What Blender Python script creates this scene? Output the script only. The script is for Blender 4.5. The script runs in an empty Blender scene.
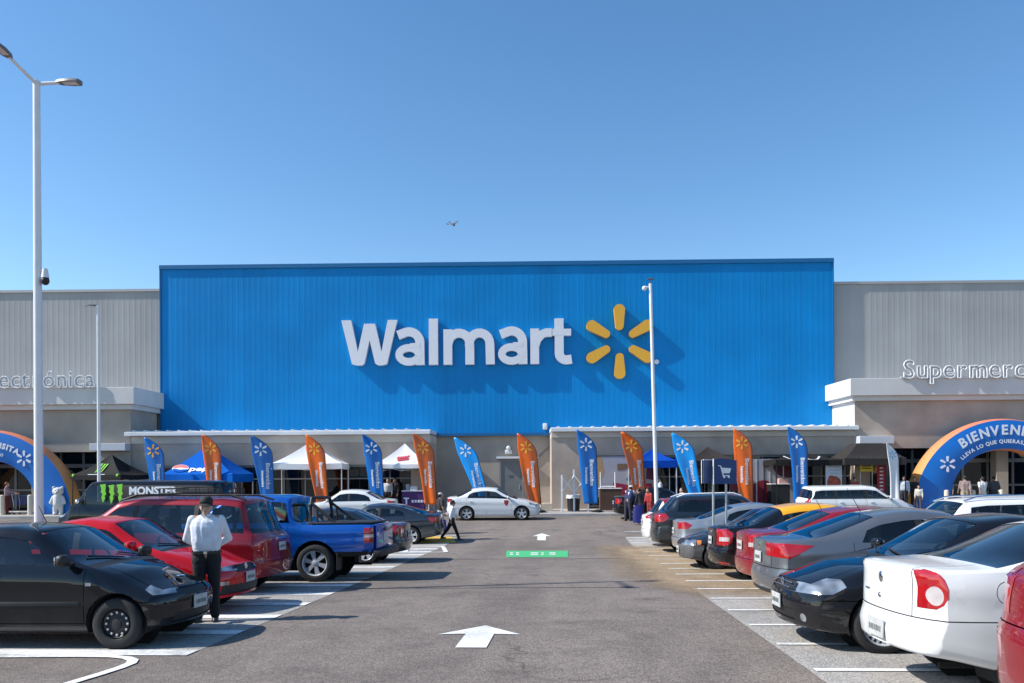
import bpy, bmesh, math, random
from mathutils import Vector, Matrix
R_ = random.Random(11)
SC = bpy.context.scene
COL = SC.collection
PI = math.pi
V = Vector

# ------------------------------------------------------------------ camera model
FPX, HOR, YAW, ROLL, CAMH = 780.0, 472.0, math.radians(3.7), 0.0058, 1.68
CAM = V((0, 0, CAMH))
FW = V((-math.sin(YAW), math.cos(YAW), 0))
RT = V((math.cos(YAW), math.sin(YAW), 0))

def sstep(t):
    t = max(0.0, min(1.0, t))
    return t*t*(3-2*t)

def gz(x, y):
    z = -0.031*min(y, 27.0)
    if y > 27: z += 0.33*sstep((y-27)/11.0)
    return z + 0.007*max(-12, min(12, x))*(1-sstep((y-27)/8.0))

def pt(px, py, Z):
    "world point seen at pixel (px,py) at depth Z along the viewing axis"
    dx, dy = px-512.0, py-HOR
    c, s = math.cos(ROLL), math.sin(ROLL)
    ux, uy = dx*c-dy*s, dx*s+dy*c
    return CAM + FW*Z + RT*(ux/FPX*Z) + V((0, 0, -uy/FPX*Z))

def gp(px, py):
    "ground point seen at a pixel"
    lo, hi = 2.0, 60.0
    for _ in range(40):
        m = (lo+hi)/2
        p = pt(px, py, m)
        if p.z > gz(p.x, p.y): lo = m
        else: hi = m
    return pt(px, py, lo)

def on_ground(x, y, dz=0.0):
    return V((x, y, gz(x, y)+dz))

# building frame: u along the facade, v away from the camera
BETA = YAW - math.radians(1.07)
BO = FW*44.0
BX = V((math.cos(BETA), math.sin(BETA), 0)); BY = V((-math.sin(BETA), math.cos(BETA), 0))
def bw(u, v, z): return BO + BX*u + BY*v + V((0, 0, z))
def bu(px, py, v):
    "facade coordinates (u, z) of a pixel on the plane v"
    d = pt(px, py, 1.0)-CAM
    t = (BO + BY*v - CAM).dot(BY)/d.dot(BY)
    p = CAM + d*t
    return (p-BO).dot(BX), p.z
BMAT = Matrix(((BX.x, BY.x, 0, BO.x), (BX.y, BY.y, 0, BO.y), (0, 0, 1, 0), (0, 0, 0, 1)))
def swz(v):      # sidewalk height
    return -0.34 + max(0, min(1, (v+5.8)/5.0))*0.14

# ------------------------------------------------------------------ materials
MATS = {}
def mat(name, col, rough=0.6, metal=0.0, coat=0.0, noise=0.0, nscale=8.0, bump=0.0, bscale=60.0, spec=0.5, trans=0.0, emit=None, detail=6):
    if name in MATS: return MATS[name]
    m = bpy.data.materials.new(name); m.use_nodes = True
    nt = m.node_tree; b = nt.nodes['Principled BSDF']
    b.inputs['Base Color'].default_value = (*col, 1)
    b.inputs['Roughness'].default_value = rough
    b.inputs['Metallic'].default_value = metal
    b.inputs['Specular IOR Level'].default_value = spec
    b.inputs['Coat Weight'].default_value = coat
    b.inputs['Coat Roughness'].default_value = 0.04
    b.inputs['Transmission Weight'].default_value = trans
    if emit:
        b.inputs['Emission Color'].default_value = (*emit[0], 1); b.inputs['Emission Strength'].default_value = emit[1]
    tc = None
    if noise or bump:
        tc = nt.nodes.new('ShaderNodeTexCoord')
    if noise:
        n = nt.nodes.new('ShaderNodeTexNoise'); n.inputs['Scale'].default_value = nscale; n.inputs['Detail'].default_value = detail
        nt.links.new(tc.outputs['Object'], n.inputs['Vector'])
        r = nt.nodes.new('ShaderNodeMapRange'); r.inputs[1].default_value = 0.3; r.inputs[2].default_value = 0.7
        r.inputs[3].default_value = 1-noise; r.inputs[4].default_value = 1+noise
        nt.links.new(n.outputs['Fac'], r.inputs[0])
        mx = nt.nodes.new('ShaderNodeMix'); mx.data_type = 'RGBA'; mx.blend_type = 'MULTIPLY'; mx.inputs[0].default_value = 1
        mx.inputs[6].default_value = (*col, 1)
        nt.links.new(r.outputs[0], mx.inputs[7])
        nt.links.new(mx.outputs[2], b.inputs['Base Color'])
        r2 = nt.nodes.new('ShaderNodeMapRange'); r2.inputs[3].default_value = max(0, rough-0.12*noise*4); r2.inputs[4].default_value = min(1, rough+0.12*noise*4)
        nt.links.new(n.outputs['Fac'], r2.inputs[0]); nt.links.new(r2.outputs[0], b.inputs['Roughness'])
    if bump:
        n = nt.nodes.new('ShaderNodeTexNoise'); n.inputs['Scale'].default_value = bscale; n.inputs['Detail'].default_value = 4
        nt.links.new(tc.outputs['Object'], n.inputs['Vector'])
        bp = nt.nodes.new('ShaderNodeBump'); bp.inputs['Strength'].default_value = bump; bp.inputs['Distance'].default_value = 0.02
        nt.links.new(n.outputs['Fac'], bp.inputs['Height']); nt.links.new(bp.outputs['Normal'], b.inputs['Normal'])
    MATS[name] = m
    return m

def srgb(r, g, b):
    f = lambda c: (c/255/12.92 if c/255 <= .04045 else ((c/255+.055)/1.055)**2.4)
    return (f(r), f(g), f(b))

def glass_mat(name, tint, alpha):
    if name in MATS: return MATS[name]
    m = bpy.data.materials.new(name); m.use_nodes = True
    nt = m.node_tree; nt.nodes.remove(nt.nodes['Principled BSDF'])
    out = nt.nodes['Material Output']
    t = nt.nodes.new('ShaderNodeBsdfTransparent'); t.inputs[0].default_value = (*tint, 1)
    g = nt.nodes.new('ShaderNodeBsdfGlossy'); g.inputs['Roughness'].default_value = 0.02; g.inputs[0].default_value = (.92, .96, 1, 1)
    lf = nt.nodes.new('ShaderNodeLayerWeight'); lf.inputs['Blend'].default_value = .5
    pw = nt.nodes.new('ShaderNodeMath'); pw.operation = 'POWER'; pw.inputs[1].default_value = 3.6; nt.links.new(lf.outputs['Facing'], pw.inputs[0])
    lw = nt.nodes.new('ShaderNodeMath'); lw.operation = 'MULTIPLY_ADD'; lw.inputs[1].default_value = .92; lw.inputs[2].default_value = .055; nt.links.new(pw.outputs[0], lw.inputs[0])
    d = nt.nodes.new('ShaderNodeBsdfDiffuse'); d.inputs[0].default_value = (.012, .016, .018, 1)
    mx0 = nt.nodes.new('ShaderNodeMixShader'); mx0.inputs[0].default_value = alpha
    nt.links.new(t.outputs[0], mx0.inputs[1]); nt.links.new(d.outputs[0], mx0.inputs[2])
    mx = nt.nodes.new('ShaderNodeMixShader')
    nt.links.new(lw.outputs[0], mx.inputs[0]); nt.links.new(mx0.outputs[0], mx.inputs[1]); nt.links.new(g.outputs[0], mx.inputs[2])
    nt.links.new(mx.outputs[0], out.inputs[0])
    MATS[name] = m
    return m

def paint_mat(name, col, metal=0.0, rough=0.32):
    "car paint with clear coat, light road dust low down, and a cloth lining on the inside"
    if name in MATS: return MATS[name]
    m = bpy.data.materials.new(name); m.use_nodes = True
    nt = m.node_tree; b = nt.nodes['Principled BSDF']
    b.inputs['Metallic'].default_value = metal; b.inputs['Roughness'].default_value = rough
    b.inputs['Specular IOR Level'].default_value = 0.2 if metal else 0.0
    b.inputs['Coat Weight'].default_value = 1.0; b.inputs['Coat Roughness'].default_value = 0.05
    tc = nt.nodes.new('ShaderNodeTexCoord')
    n = nt.nodes.new('ShaderNodeTexNoise'); n.inputs['Scale'].default_value = 3.5; n.inputs['Detail'].default_value = 8
    nt.links.new(tc.outputs['Object'], n.inputs['Vector'])
    sep = nt.nodes.new('ShaderNodeSeparateXYZ'); nt.links.new(tc.outputs['Object'], sep.inputs[0])
    mr = nt.nodes.new('ShaderNodeMapRange'); mr.inputs[1].default_value = 0.75; mr.inputs[2].default_value = 0.2; mr.inputs[3].default_value = 0.004; mr.inputs[4].default_value = 0.08
    nt.links.new(sep.outputs['Z'], mr.inputs[0])
    mu = nt.nodes.new('ShaderNodeMath'); mu.operation = 'MULTIPLY'
    nt.links.new(n.outputs['Fac'], mu.inputs[0]); nt.links.new(mr.outputs[0], mu.inputs[1])
    mx = nt.nodes.new('ShaderNodeMix'); mx.data_type = 'RGBA'
    mx.inputs[6].default_value = (*col, 1); mx.inputs[7].default_value = (.30, .27, .23, 1)
    nt.links.new(mu.outputs[0], mx.inputs[0])
    geo = nt.nodes.new('ShaderNodeNewGeometry')
    mx2 = nt.nodes.new('ShaderNodeMix'); mx2.data_type = 'RGBA'; mx2.inputs[7].default_value = (.03, .03, .03, 1)
    nt.links.new(geo.outputs['Backfacing'], mx2.inputs[0]); nt.links.new(mx.outputs[2], mx2.inputs[6])
    nt.links.new(mx2.outputs[2], b.inputs['Base Color'])
    ad = nt.nodes.new('ShaderNodeMath'); ad.operation = 'MULTIPLY_ADD'; ad.inputs[1].default_value = 1.2; ad.inputs[2].default_value = 0.03
    nt.links.new(mu.outputs[0], ad.inputs[0]); nt.links.new(ad.outputs[0], b.inputs['Coat Roughness'])
    MATS[name] = m
    return m

M_glass = glass_mat('tinted_car_glass', (.62, .70, .69), 0.10)
M_dglass = glass_mat('dark_car_glass', (.34, .40, .41), 0.22)
M_store = glass_mat('store_glass', (.5, .55, .55), 0.3)
M_rub = mat('tyre_rubber', (.018, .018, .019), .85, noise=.25, nscale=9, bump=.15)
M_blk = mat('black_plastic', (.014, .014, .015), .55, noise=.15)
M_lining = mat('dark_lining', (.008, .008, .009), .95)
M_dgrey = mat('grey_plastic', (.09, .09, .095), .6, noise=.15)
M_chr = mat('chrome', (.78, .78, .8), .12, 1.0)
M_alloy = mat('alloy', (.56, .57, .59), .34, .35, noise=.08)
M_darkrim = mat('dark_steel_rim', (.03, .03, .033), .5, .4)
M_lens = mat('clear_lens', (.36, .39, .41), .20, .6, coat=1, noise=.40, nscale=9, detail=0)
M_red = mat('red_lens', (.36, .008, .012), .12, 0, coat=1, noise=.15, nscale=6, detail=1)
M_amber = mat('amber_lens', (.6, .18, .02), .15, 0, coat=1)
M_white_lens = mat('white_lens', (.55, .5, .5), .15, .2, coat=1, noise=.12, nscale=12)
M_plate = mat('plate_white', (.48, .49, .48), .45, noise=.12, nscale=12)
M_platetxt = mat('plate_ink', (.16, .17, .17), .5)
M_cloth = mat('seat_cloth', (.03, .03, .034), .95, noise=.3)
M_w = mat('white_painted_metal', (.72, .73, .74), .38, noise=.05, nscale=3)
M_galv = mat('galvanised_steel', (.46, .48, .5), .42, .6, noise=.12)

# ------------------------------------------------------------------ mesh builder
def tag(o, label=None, cat=None, group=None, kind=None):
    if label: o['label'] = label
    if cat: o['category'] = cat
    if group: o['group'] = group
    if kind: o['kind'] = kind
    return o

def empty(name, loc, rot=None, label=None, cat=None, group=None):
    o = bpy.data.objects.new(name, None); COL.objects.link(o)
    o.empty_display_size = .2
    if rot is None: o.location = loc
    else: o.matrix_world = Matrix.Translation(loc) @ rot
    return tag(o, label, cat, group)

def bempty(name, u, v, z, label=None, cat=None, group=None, extra=None):
    rot = Matrix.Rotation(BETA, 4, 'Z')
    if extra is not None: rot = rot @ extra
    return empty(name, bw(u, v, z), rot, label, cat, group)

def link_mesh(name, me, mats, parent=None, smooth=None):
    o = bpy.data.objects.new(name, me); COL.objects.link(o)
    if mats is not None:
        if not isinstance(mats, (list, tuple)): mats = [mats]
        me.materials.clear()
        for m in mats: me.materials.append(m)
    if smooth is not None:
        for p in me.polygons: p.use_smooth = True
        if smooth < 3: me.set_sharp_from_angle(angle=smooth)
    if parent: o.parent = parent
    return o

class MB:
    def __init__(s): s.bm = bmesh.new(); s.mi = 0
    def _new(s, verts, faces):
        vs = [s.bm.verts.new(v) for v in verts]
        for f in faces:
            try:
                ff = s.bm.faces.new([vs[i] for i in f]); ff.material_index = s.mi
            except ValueError: pass
        return vs
    def box(s, c, size, rot=None, bevel=0.0):
        hx, hy, hz = size[0]/2, size[1]/2, size[2]/2
        vs = [V((x, y, z)) for x in (-hx, hx) for y in (-hy, hy) for z in (-hz, hz)]
        if rot is not None: vs = [rot @ v for v in vs]
        vs = s._new([V(c)+v for v in vs], [(0, 1, 3, 2), (4, 6, 7, 5), (0, 4, 5, 1), (2, 3, 7, 6), (0, 2, 6, 4), (1, 5, 7, 3)])
        if bevel:
            es = list({e for v in vs for e in v.link_edges})
            r = bmesh.ops.bevel(s.bm, geom=es, offset=bevel, segments=2, affect='EDGES', profile=.5)
            for f in r['faces']: f.material_index = s.mi
        return s
    def tube(s, p0, p1, r0, r1=None, n=12, caps=True):
        p0, p1 = V(p0), V(p1)
        if r1 is None: r1 = r0
        d = (p1-p0); q = d.to_track_quat('Z', 'Y').to_matrix()
        vs = []
        for p, r in ((p0, r0), (p1, r1)):
            for k in range(n):
                a = 2*PI*k/n
                vs.append(p + q @ V((r*math.cos(a), r*math.sin(a), 0)))
        fs = [(k, (k+1) % n, n+(k+1) % n, n+k) for k in range(n)]
        if caps: fs += [tuple(range(n-1, -1, -1)), tuple(range(n, 2*n))]
        s._new(vs, fs); return s
    def path(s, pts, r, n=8):
        pts = [V(p) for p in pts]
        rings = []
        rr = r if isinstance(r, (list, tuple)) else [r]*len(pts)
        for i, p in enumerate(pts):
            d = (pts[min(i+1, len(pts)-1)]-pts[max(i-1, 0)]).normalized()
            q = d.to_track_quat('Z', 'Y').to_matrix()
            rings.append([p + q @ V((rr[i]*math.cos(2*PI*k/n), rr[i]*math.sin(2*PI*k/n), 0)) for k in range(n)])
        # align rings
        for i in range(1, len(rings)):
            a = rings[i-1][0]; b = rings[i]
            k = min(range(n), key=lambda k: (b[k]-a).length)
            rings[i] = b[k:]+b[:k]
        vs = [v for r_ in rings for v in r_]
        fs = []
        for i in range(len(rings)-1):
            for k in range(n):
                fs.append((i*n+k, i*n+(k+1) % n, (i+1)*n+(k+1) % n, (i+1)*n+k))
        fs += [tuple(range(n-1, -1, -1)), tuple(range((len(rings)-1)*n, len(rings)*n))]
        s._new(vs, fs); return s
    def lathe(s, prof, n=24, axis='Z', c=(0, 0, 0), closed=False, cap=True):
        vs = []
        for (r, h) in prof:
            for k in range(n):
                a = 2*PI*k/n
                if axis == 'Z': v = V((r*math.cos(a), r*math.sin(a), h))
                elif axis == 'Y': v = V((r*math.cos(a), h, r*math.sin(a)))
                else: v = V((h, r*math.cos(a), r*math.sin(a)))
                vs.append(V(c)+v)
        fs = []
        m = len(prof)
        for i in range(m-1 if not closed else m):
            j = (i+1) % m
            for k in range(n):
                fs.append((i*n+k, i*n+(k+1) % n, j*n+(k+1) % n, j*n+k))
        if not closed and cap:
            if prof[0][0] > 1e-6: fs.append(tuple(range(n-1, -1, -1)))
            if prof[-1][0] > 1e-6: fs.append(tuple(range((m-1)*n, m*n)))
        s._new(vs, fs); return s
    def prism(s, poly, d0, d1, fr=None):
        "polygon in (a,b) extruded along c from d0 to d1; fr maps (a,b,c)->vector (default a=x,b=z,c=y)"
        if fr is None: fr = lambda a, b, c: V((a, c, b))
        n = len(poly)
        vs = [fr(a, b, d0) for a, b in poly]+[fr(a, b, d1) for a, b in poly]
        fs = [(k, (k+1) % n, n+(k+1) % n, n+k) for k in range(n)]+[tuple(range(n-1, -1, -1)), tuple(range(n, 2*n))]
        s._new(vs, fs); return s
    def sheet(s, poly):
        s._new([V(p) for p in poly], [tuple(range(len(poly)))]); return s
    def grid(s, f, nu, nv, closeu=False):
        vs = [V(f(i, j)) for i in range(nu) for j in range(nv)]
        fs = []
        for i in range(nu if closeu else nu-1):
            for j in range(nv-1):
                a = i*nv+j; b = ((i+1) % nu)*nv+j
                fs.append((a, b, b+1, a+1))
        s._new(vs, fs); return s
    def ball(s, c, r, n=12, sc=(1, 1, 1)):
        m = n//2+1
        vs = []
        prof = [(math.sin(PI*i/(m))*r, -math.cos(PI*i/(m))*r) for i in range(m+1)]
        base = len(s.bm.verts)
        pts = [V(c)+V((0, 0, -r*sc[2]))]
        for i in range(1, m):
            for k in range(n):
                a = 2*PI*k/n
                pts.append(V(c)+V((prof[i][0]*math.cos(a)*sc[0], prof[i][0]*math.sin(a)*sc[1], prof[i][1]*sc[2])))
        pts.append(V(c)+V((0, 0, r*sc[2])))
        fs = [(0, 1+(k+1) % n, 1+k) for k in range(n)]
        for i in range(m-2):
            for k in range(n):
                fs.append((1+i*n+k, 1+i*n+(k+1) % n, 1+(i+1)*n+(k+1) % n, 1+(i+1)*n+k))
        L = len(pts)-1; o = 1+(m-2)*n
        fs += [(o+k, o+(k+1) % n, L) for k in range(n)]
        s._new(pts, fs); return s
    def add_mesh(s, me, M=None):
        nb = len(s.bm.verts)
        vs = [s.bm.verts.new((M @ v.co) if M is not None else v.co) for v in me.vertices]
        for p in me.polygons:
            try:
                f = s.bm.faces.new([vs[i] for i in p.vertices]); f.material_index = s.mi
            except ValueError: pass
        return s
    def mesh(s, name='m', fix=True):
        me = bpy.data.meshes.new(name)
        if fix: bmesh.ops.recalc_face_normals(s.bm, faces=s.bm.faces[:])
        s.bm.to_mesh(me); s.bm.free(); return me
    def build(s, name, mats, parent=None, smooth=None, fix=True):
        return link_mesh(name, s.mesh(name, fix), mats, parent, smooth)

def bbuild(mb, name, mats, label=None, cat=None, smooth=None, kind=None, group=None):
    "a top-level mesh authored in facade coordinates"
    bmesh.ops.transform(mb.bm, matrix=Matrix.Identity(4), verts=mb.bm.verts[:])
    o = mb.build(name, mats, None, smooth)
    o.matrix_world = BMAT
    return tag(o, label, cat, group, kind)

_TX = {}
def text_mesh(txt, size, ext=0.01, bold=0.0, align='CENTER', res=4):
    key = (txt, size, ext, bold, align, res)
    if key in _TX: return _TX[key]
    cu = bpy.data.curves.new('t', 'FONT'); cu.body = txt; cu.size = size; cu.extrude = ext; cu.offset = bold
    cu.align_x = align; cu.align_y = 'BOTTOM_BASELINE'; cu.resolution_u = res
    ob = bpy.data.objects.new('t', cu); COL.objects.link(ob)
    bpy.context.view_layer.update()
    dg = bpy.context.evaluated_depsgraph_get()
    me = bpy.data.meshes.new_from_object(ob.evaluated_get(dg))
    bpy.data.objects.remove(ob); bpy.data.curves.remove(cu)
    _TX[key] = me
    return me
# text lies in its own XY plane; this stands it up facing -Y
UP = Matrix.Rotation(PI/2, 4, 'X')

def eval_mods(mb, mods, name='tmp'):
    me = mb.mesh(name)
    ob = bpy.data.objects.new(name, me); COL.objects.link(ob)
    for typ, kw in mods:
        md = ob.modifiers.new(typ, typ)
        for k, v in kw.items(): setattr(md, k, v)
    bpy.context.view_layer.update()
    dg = bpy.context.evaluated_depsgraph_get()
    out = bpy.data.meshes.new_from_object(ob.evaluated_get(dg))
    bpy.data.objects.remove(ob); bpy.data.meshes.remove(me)
    return out
# ------------------------------------------------------------------ cars
def pwl(pts):
    def f(x):
        if x <= pts[0][0]: return pts[0][1]
        for (a, fa), (b, fb) in zip(pts, pts[1:]):
            if x <= b: return fa+(fb-fa)*((x-a)/(b-a) if b > a else 1)
        return pts[-1][1]
    return f
def smoothed(pts, r):
    g = pwl(pts); ws = [(k/5.0) for k in range(-5, 6)]
    tw = sum(1-abs(k)*.85 for k in ws)
    def f(x):
        # shrink the window at the ends so the profile ends are kept
        rr = min(r, max(0.0, x-pts[0][0])+.012, max(0.0, pts[-1][0]-x)+.012)
        return sum(g(x+k*rr)*(1-abs(k)*.85) for k in ws)/tw
    a, b = pts[0][0], pts[-1][0]; n = 500
    tab = [f(a+(b-a)*i/n) for i in range(n+1)]
    def q(x):
        t = (x-a)/(b-a)*n
        if t <= 0: return tab[0]
        if t >= n: return tab[n]
        i = int(t); return tab[i]+(tab[i+1]-tab[i])*(t-i)
    return q

CL = dict(body=0, glass=1, door=2, rdoor=3, head=4, tail=5, grille=6, fbump=7, rbump=8, trim=9, gap=10, arch=11, fuel=12, rev=13, wind=14, rearw=15, roofp=16, fog=17, sideglass=18, clad=19, indic=20)
SIDEPROF = smoothed([(0, .968), (.18, .980), (.36, .998), (.62, .986), (.75, 1.0), (.86, .985), (1, .935)], .05)

def car_shell(S):
    L, W, H = S['L'], S['W'], S['H']
    hw = W/2
    top = smoothed(S['top'], S.get('rs', .10)); belt = smoothed(S['belt'], .12); bot = smoothed(S['bot'], .1)
    wd = smoothed(S.get('wd', [(0, .95), (.5, .985), (1.0, 1.0), (L-1.0, 1.0), (L-.4, .985), (L, .95)]), .15)
    xs = set()
    x = 0.0
    while x < L: xs.add(round(x, 4)); x += .06
    xs.add(L)
    for a, _ in S['top']:
        for d in (-.06, -.03, 0, .03, .06):
            if 0 < a+d < L: xs.add(round(a+d, 4))
    xs = sorted(xs)
    ks = [xs[0]]
    for x in xs[1:]:
        if x-ks[-1] > .018: ks.append(x)
    ks[-1] = L
    tum = S.get('tumble', .30)
    def section(x):
        w = hw*wd(x); zb = bot(x); zt = top(x); zbe = min(belt(x), zt-.035)
        P = [(0, zb), (.55*w, zb), (.86*w, zb), (.94*w, zb+.025), (.97*w, zb+.08)]
        for k in range(1, 11):
            t = k/10; P.append((w*SIDEPROF(t), zb+.08+(zbe-zb-.08)*t))
        yb = P[-1][0]; h = zt-zbe
        c = min(.055, .42*h); r = min(S.get('rc', .11), .42*h)
        yr = yb-.012-tum*h
        ze = lambda y: zt-c*(y/max(yr, .01))**2
        Pc = V((yr, zt-c)); P0 = V((yb, zbe)); d = (P0-Pc)
        Ps = Pc+d*min(.8, r/d.length)
        ye = yr-r*1.15; Pe = V((ye, ze(ye)))
        for t in (.06, .3, .55, .8, 1.0):
            q = P0.lerp(Ps, t); bow = .012*math.sin(PI*t)*min(1, h/.4); P.append((q.x+bow, q.y))
        for t in (.25, .5, .75, 1.0):
            q = Ps*(1-t)**2+Pc*2*t*(1-t)+Pe*t*t; P.append((q.x, q.y))
        for k in range(1, 7):
            y = ye*(1-k/6); P.append((y, ze(y)))
        return P
    bm = bmesh.new()
    cl = bm.faces.layers.int.new('cl'); rw = bm.faces.layers.int.new('rw'); sxl = bm.faces.layers.float.new('sx')
    secs = [section(x) for x in ks]
    J = len(secs[0])-1          # 29
    rings = []
    for x, P in zip(ks, secs):
        right = [bm.verts.new((x, y, z)) for y, z in P]
        left = [right[0]]+[bm.verts.new((x, -y, z)) for y, z in P[1:-1]]+[right[-1]]
        rings.append((right, left))
    def face(vs, row, sx=0.0):
        vv = []
        for v in vs:
            if v not in vv: vv.append(v)
        if len(vv) < 3: return
        f = bm.faces.new(vv); f[rw] = row; f[sxl] = sx; f.smooth = True
    for i in range(len(ks)-1):
        for j in range(J):
            a, b = rings[i], rings[i+1]
            face([a[0][j], a[0][j+1], b[0][j+1], b[0][j]], j, (ks[i]+ks[i+1])/2)
            face([a[1][j], b[1][j], b[1][j+1], a[1][j+1]], j, (ks[i]+ks[i+1])/2)
    K = 14
    for end in (0, -1):
        right, left = rings[end]; P = secs[end]; x = ks[end]
        rows = []
        for j in range(J+1):
            y, z = P[j]
            if j in (0, J): rows.append([right[j]]*(K+1)); continue
            row = [right[j]]+[bm.verts.new((x, y*(1-2*k/K), z)) for k in range(1, K)]+[left[j]]
            rows.append(row)
        for j in range(J):
            for k in range(K):
                q = [rows[j][k], rows[j][k+1], rows[j+1][k+1], rows[j+1][k]]
                if end == -1: q.reverse()
                face(q, 90, x)
    # nose and tail shaping
    pf = smoothed(S['pf'], .05); pr = smoothed(S['pr'], .05)
    f1, f2 = S.get('cf', (.16, .12)); r1, r2 = S.get('cr', (.10, .12))
    nf, nr = S.get('nf', 1.0), S.get('nr', .9)
    gh = S.get('gh', .10)
    for v in bm.verts:
        x, y, z = v.co
        u = min(1, abs(y)/hw)
        wf = max(0, 1-x/nf)**2; wr = max(0, 1-(L-x)/nr)**2
        dx = wf*(f1*u*u+f2*u**6+pf(z))-wr*(r1*u*u+r2*u**6+pr(z))
        zb_ = belt(x)
        if z > zb_:
            k = min(1, (z-zb_)/.12)
            s_ = max(-1, min(1, ((S['xw1']+S['xb0'])/2-x)/((S['xb0']-S['xw1'])/2+.3)))
            dx += k*gh*(u*u)*1.6*s_
        v.co.x = x+dx
    return bm, cl, rw, belt, top, J

def regcut(bm, cl, planes, pred, newcl):
    PL = [(V(co), V(no).normalized()) for co, no in planes]
    faces = [f for f in bm.faces if pred(f)]
    keep = []
    for f in faces:
        c = f.calc_center_median()
        for co, no in PL:
            if (c-co).dot(no) > .14: break
        else: keep.append(f)
    faces = keep
    for co, no in PL:
        if not faces: return
        es = {e for f in faces for e in f.edges}; vs = {v for f in faces for v in f.verts}
        r = bmesh.ops.bisect_plane(bm, geom=faces+list(es)+list(vs), dist=1e-5, plane_co=co, plane_no=no)
        faces = [g for g in r['geom'] if isinstance(g, bmesh.types.BMFace) and g.is_valid]
        co = V(co); no = V(no)
        faces = [f for f in faces if (f.calc_center_median()-co).dot(no) <= 1e-5]
    for f in faces: f[cl] = newcl

def poly_planes(poly, axes):
    "planes of a convex polygon; axes 'xz' (extruded along y) or 'yz' (extruded along x)"
    area = sum(a[0]*b[1]-b[0]*a[1] for a, b in zip(poly, poly[1:]+poly[:1]))
    if area < 0: poly = poly[::-1]
    out = []
    for a, b in zip(poly, poly[1:]+poly[:1]):
        n = (b[1]-a[1], -(b[0]-a[0]))
        if axes == 'xz': out.append((V((a[0], 0, a[1])), V((n[0], 0, n[1])).normalized()))
        else: out.append((V((0, a[0], a[1])), V((0, n[0], n[1])).normalized()))
    return out

def circle_poly(x, z, r, n=24): return [(x+r*math.cos(2*PI*k/n), z+r*math.sin(2*PI*k/n)) for k in range(n)]

def wheel(parent, x, y, r, wdt, style, side):
    "side +1: outer face towards +y"
    ri = r*S_RIM.get(style, .66)
    mb = MB(); s = side
    h = wdt/2
    mb.lathe([(ri, -h*.92), (ri+.02, -h), (r-.045, -h), (r-.012, -h*.82), (r, -h*.6), (r, h*.6), (r-.012, h*.82), (r-.045, h), (ri+.02, h), (ri, h*.92)], 36, 'Y', closed=True)
    for gy in (-.45, 0, .45):
        pass
    t = mb.build('wheel', M_rub, parent, .7); t.location = (x, y, r)
    rb = MB()
    rimm = M_alloy
    if style == 'steel': rimm = M_darkrim
    # barrel and lip
    rb.lathe([(ri*.9, -h*.9), (ri*.93, h*.70*s), (ri*.995, h*.90*s), (ri+.004, h*.96*s), (ri+.004, h*.80*s)], 36, 'Y', cap=False)
    def spoke_frame(a):
        return lambda p, q, c: V((p*math.cos(a)-q*math.sin(a), c, p*math.sin(a)+q*math.cos(a)))
    y0, y1 = (h*.42*s, h*.72*s)
    ns = {'five': 5, 'six': 6, 'mesh': 10, 'cap': 8, 'steel': 0, 'seven': 7}[style]
    for k in range(ns):
        a = 2*PI*k/ns+.3
        w0, w1 = {'five': (.042, .062), 'six': (.036, .052), 'mesh': (.014, .011), 'cap': (.034, .05), 'seven': (.026, .036)}[style]
        rb.prism([(ri*.12, -w0*.8), (ri*.5, -w0), (ri*.94, -w1), (ri*.94, w1), (ri*.5, w0), (ri*.12, w0*.8)], y0, y1, spoke_frame(a))
        if style == 'mesh':
            rb.prism([(ri*.5, -.010), (ri*.93, .055), (ri*.93, .078), (ri*.5, .012)], y0, y1-.004*s, spoke_frame(a))
            rb.prism([(ri*.5, -.012), (ri*.93, -.078), (ri*.93, -.055), (ri*.5, .010)], y0, y1-.008*s, spoke_frame(a))
    if style == 'steel':
        rb.lathe([(.02, h*.62*s), (ri*.42, h*.66*s), (ri*.5, h*.55*s), (ri*.78, h*.45*s), (ri*.9, h*.66*s)], 36, 'Y', cap=False)
    rb.lathe([(0, h*.80*s), (.035, h*.80*s), (.055, h*.74*s), (ri*.24, h*.66*s), (ri*.24, h*.3*s)], 20, 'Y', cap=False)
    ro = rb.build('rim', rimm, t, .6)
    # dark brake disc behind
    db = MB(); db.lathe([(0, h*.12*s), (ri*.9, h*.12*s), (ri*.9, h*.02*s)], 24, 'Y')
    db.build('brake_disc', M_lining, t, .6)
    if style == 'steel':
        hb = MB()
        for k in range(12):
            a = 2*PI*k/12
            hb.lathe([(0, h*.69*s), (.014, h*.66*s), (.014, h*.5*s)], 8, 'Y', (ri*.72*math.cos(a), 0, ri*.72*math.sin(a)))
        hb.build('rim_holes', M_white_lens, t, .6)
    return t
S_RIM = {'five': .68, 'six': .66, 'mesh': .70, 'cap': .66, 'steel': .60, 'seven': .68}

def extract(bm, cl, want, name, mats, parent, off=0.0, L=0):
    me = bpy.data.meshes.new(name)
    idx = {}; vs = []; fs = []; ns = []
    for f in bm.faces:
        if f[cl] != want: continue
        ff = []
        for v in f.verts:
            if v not in idx:
                idx[v] = len(vs); c = v.co+v.normal*off
                vs.append((L/2-c.x, -c.y, c.z)); ns.append((-v.normal.x, -v.normal.y, v.normal.z))
            ff.append(idx[v])
        fs.append(ff)
    if not fs: return None
    me.from_pydata(vs, [], fs)
    for p in me.polygons: p.use_smooth = True
    me.normals_split_custom_set_from_vertices(ns)
    return link_mesh(name, me, mats, parent)

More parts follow.
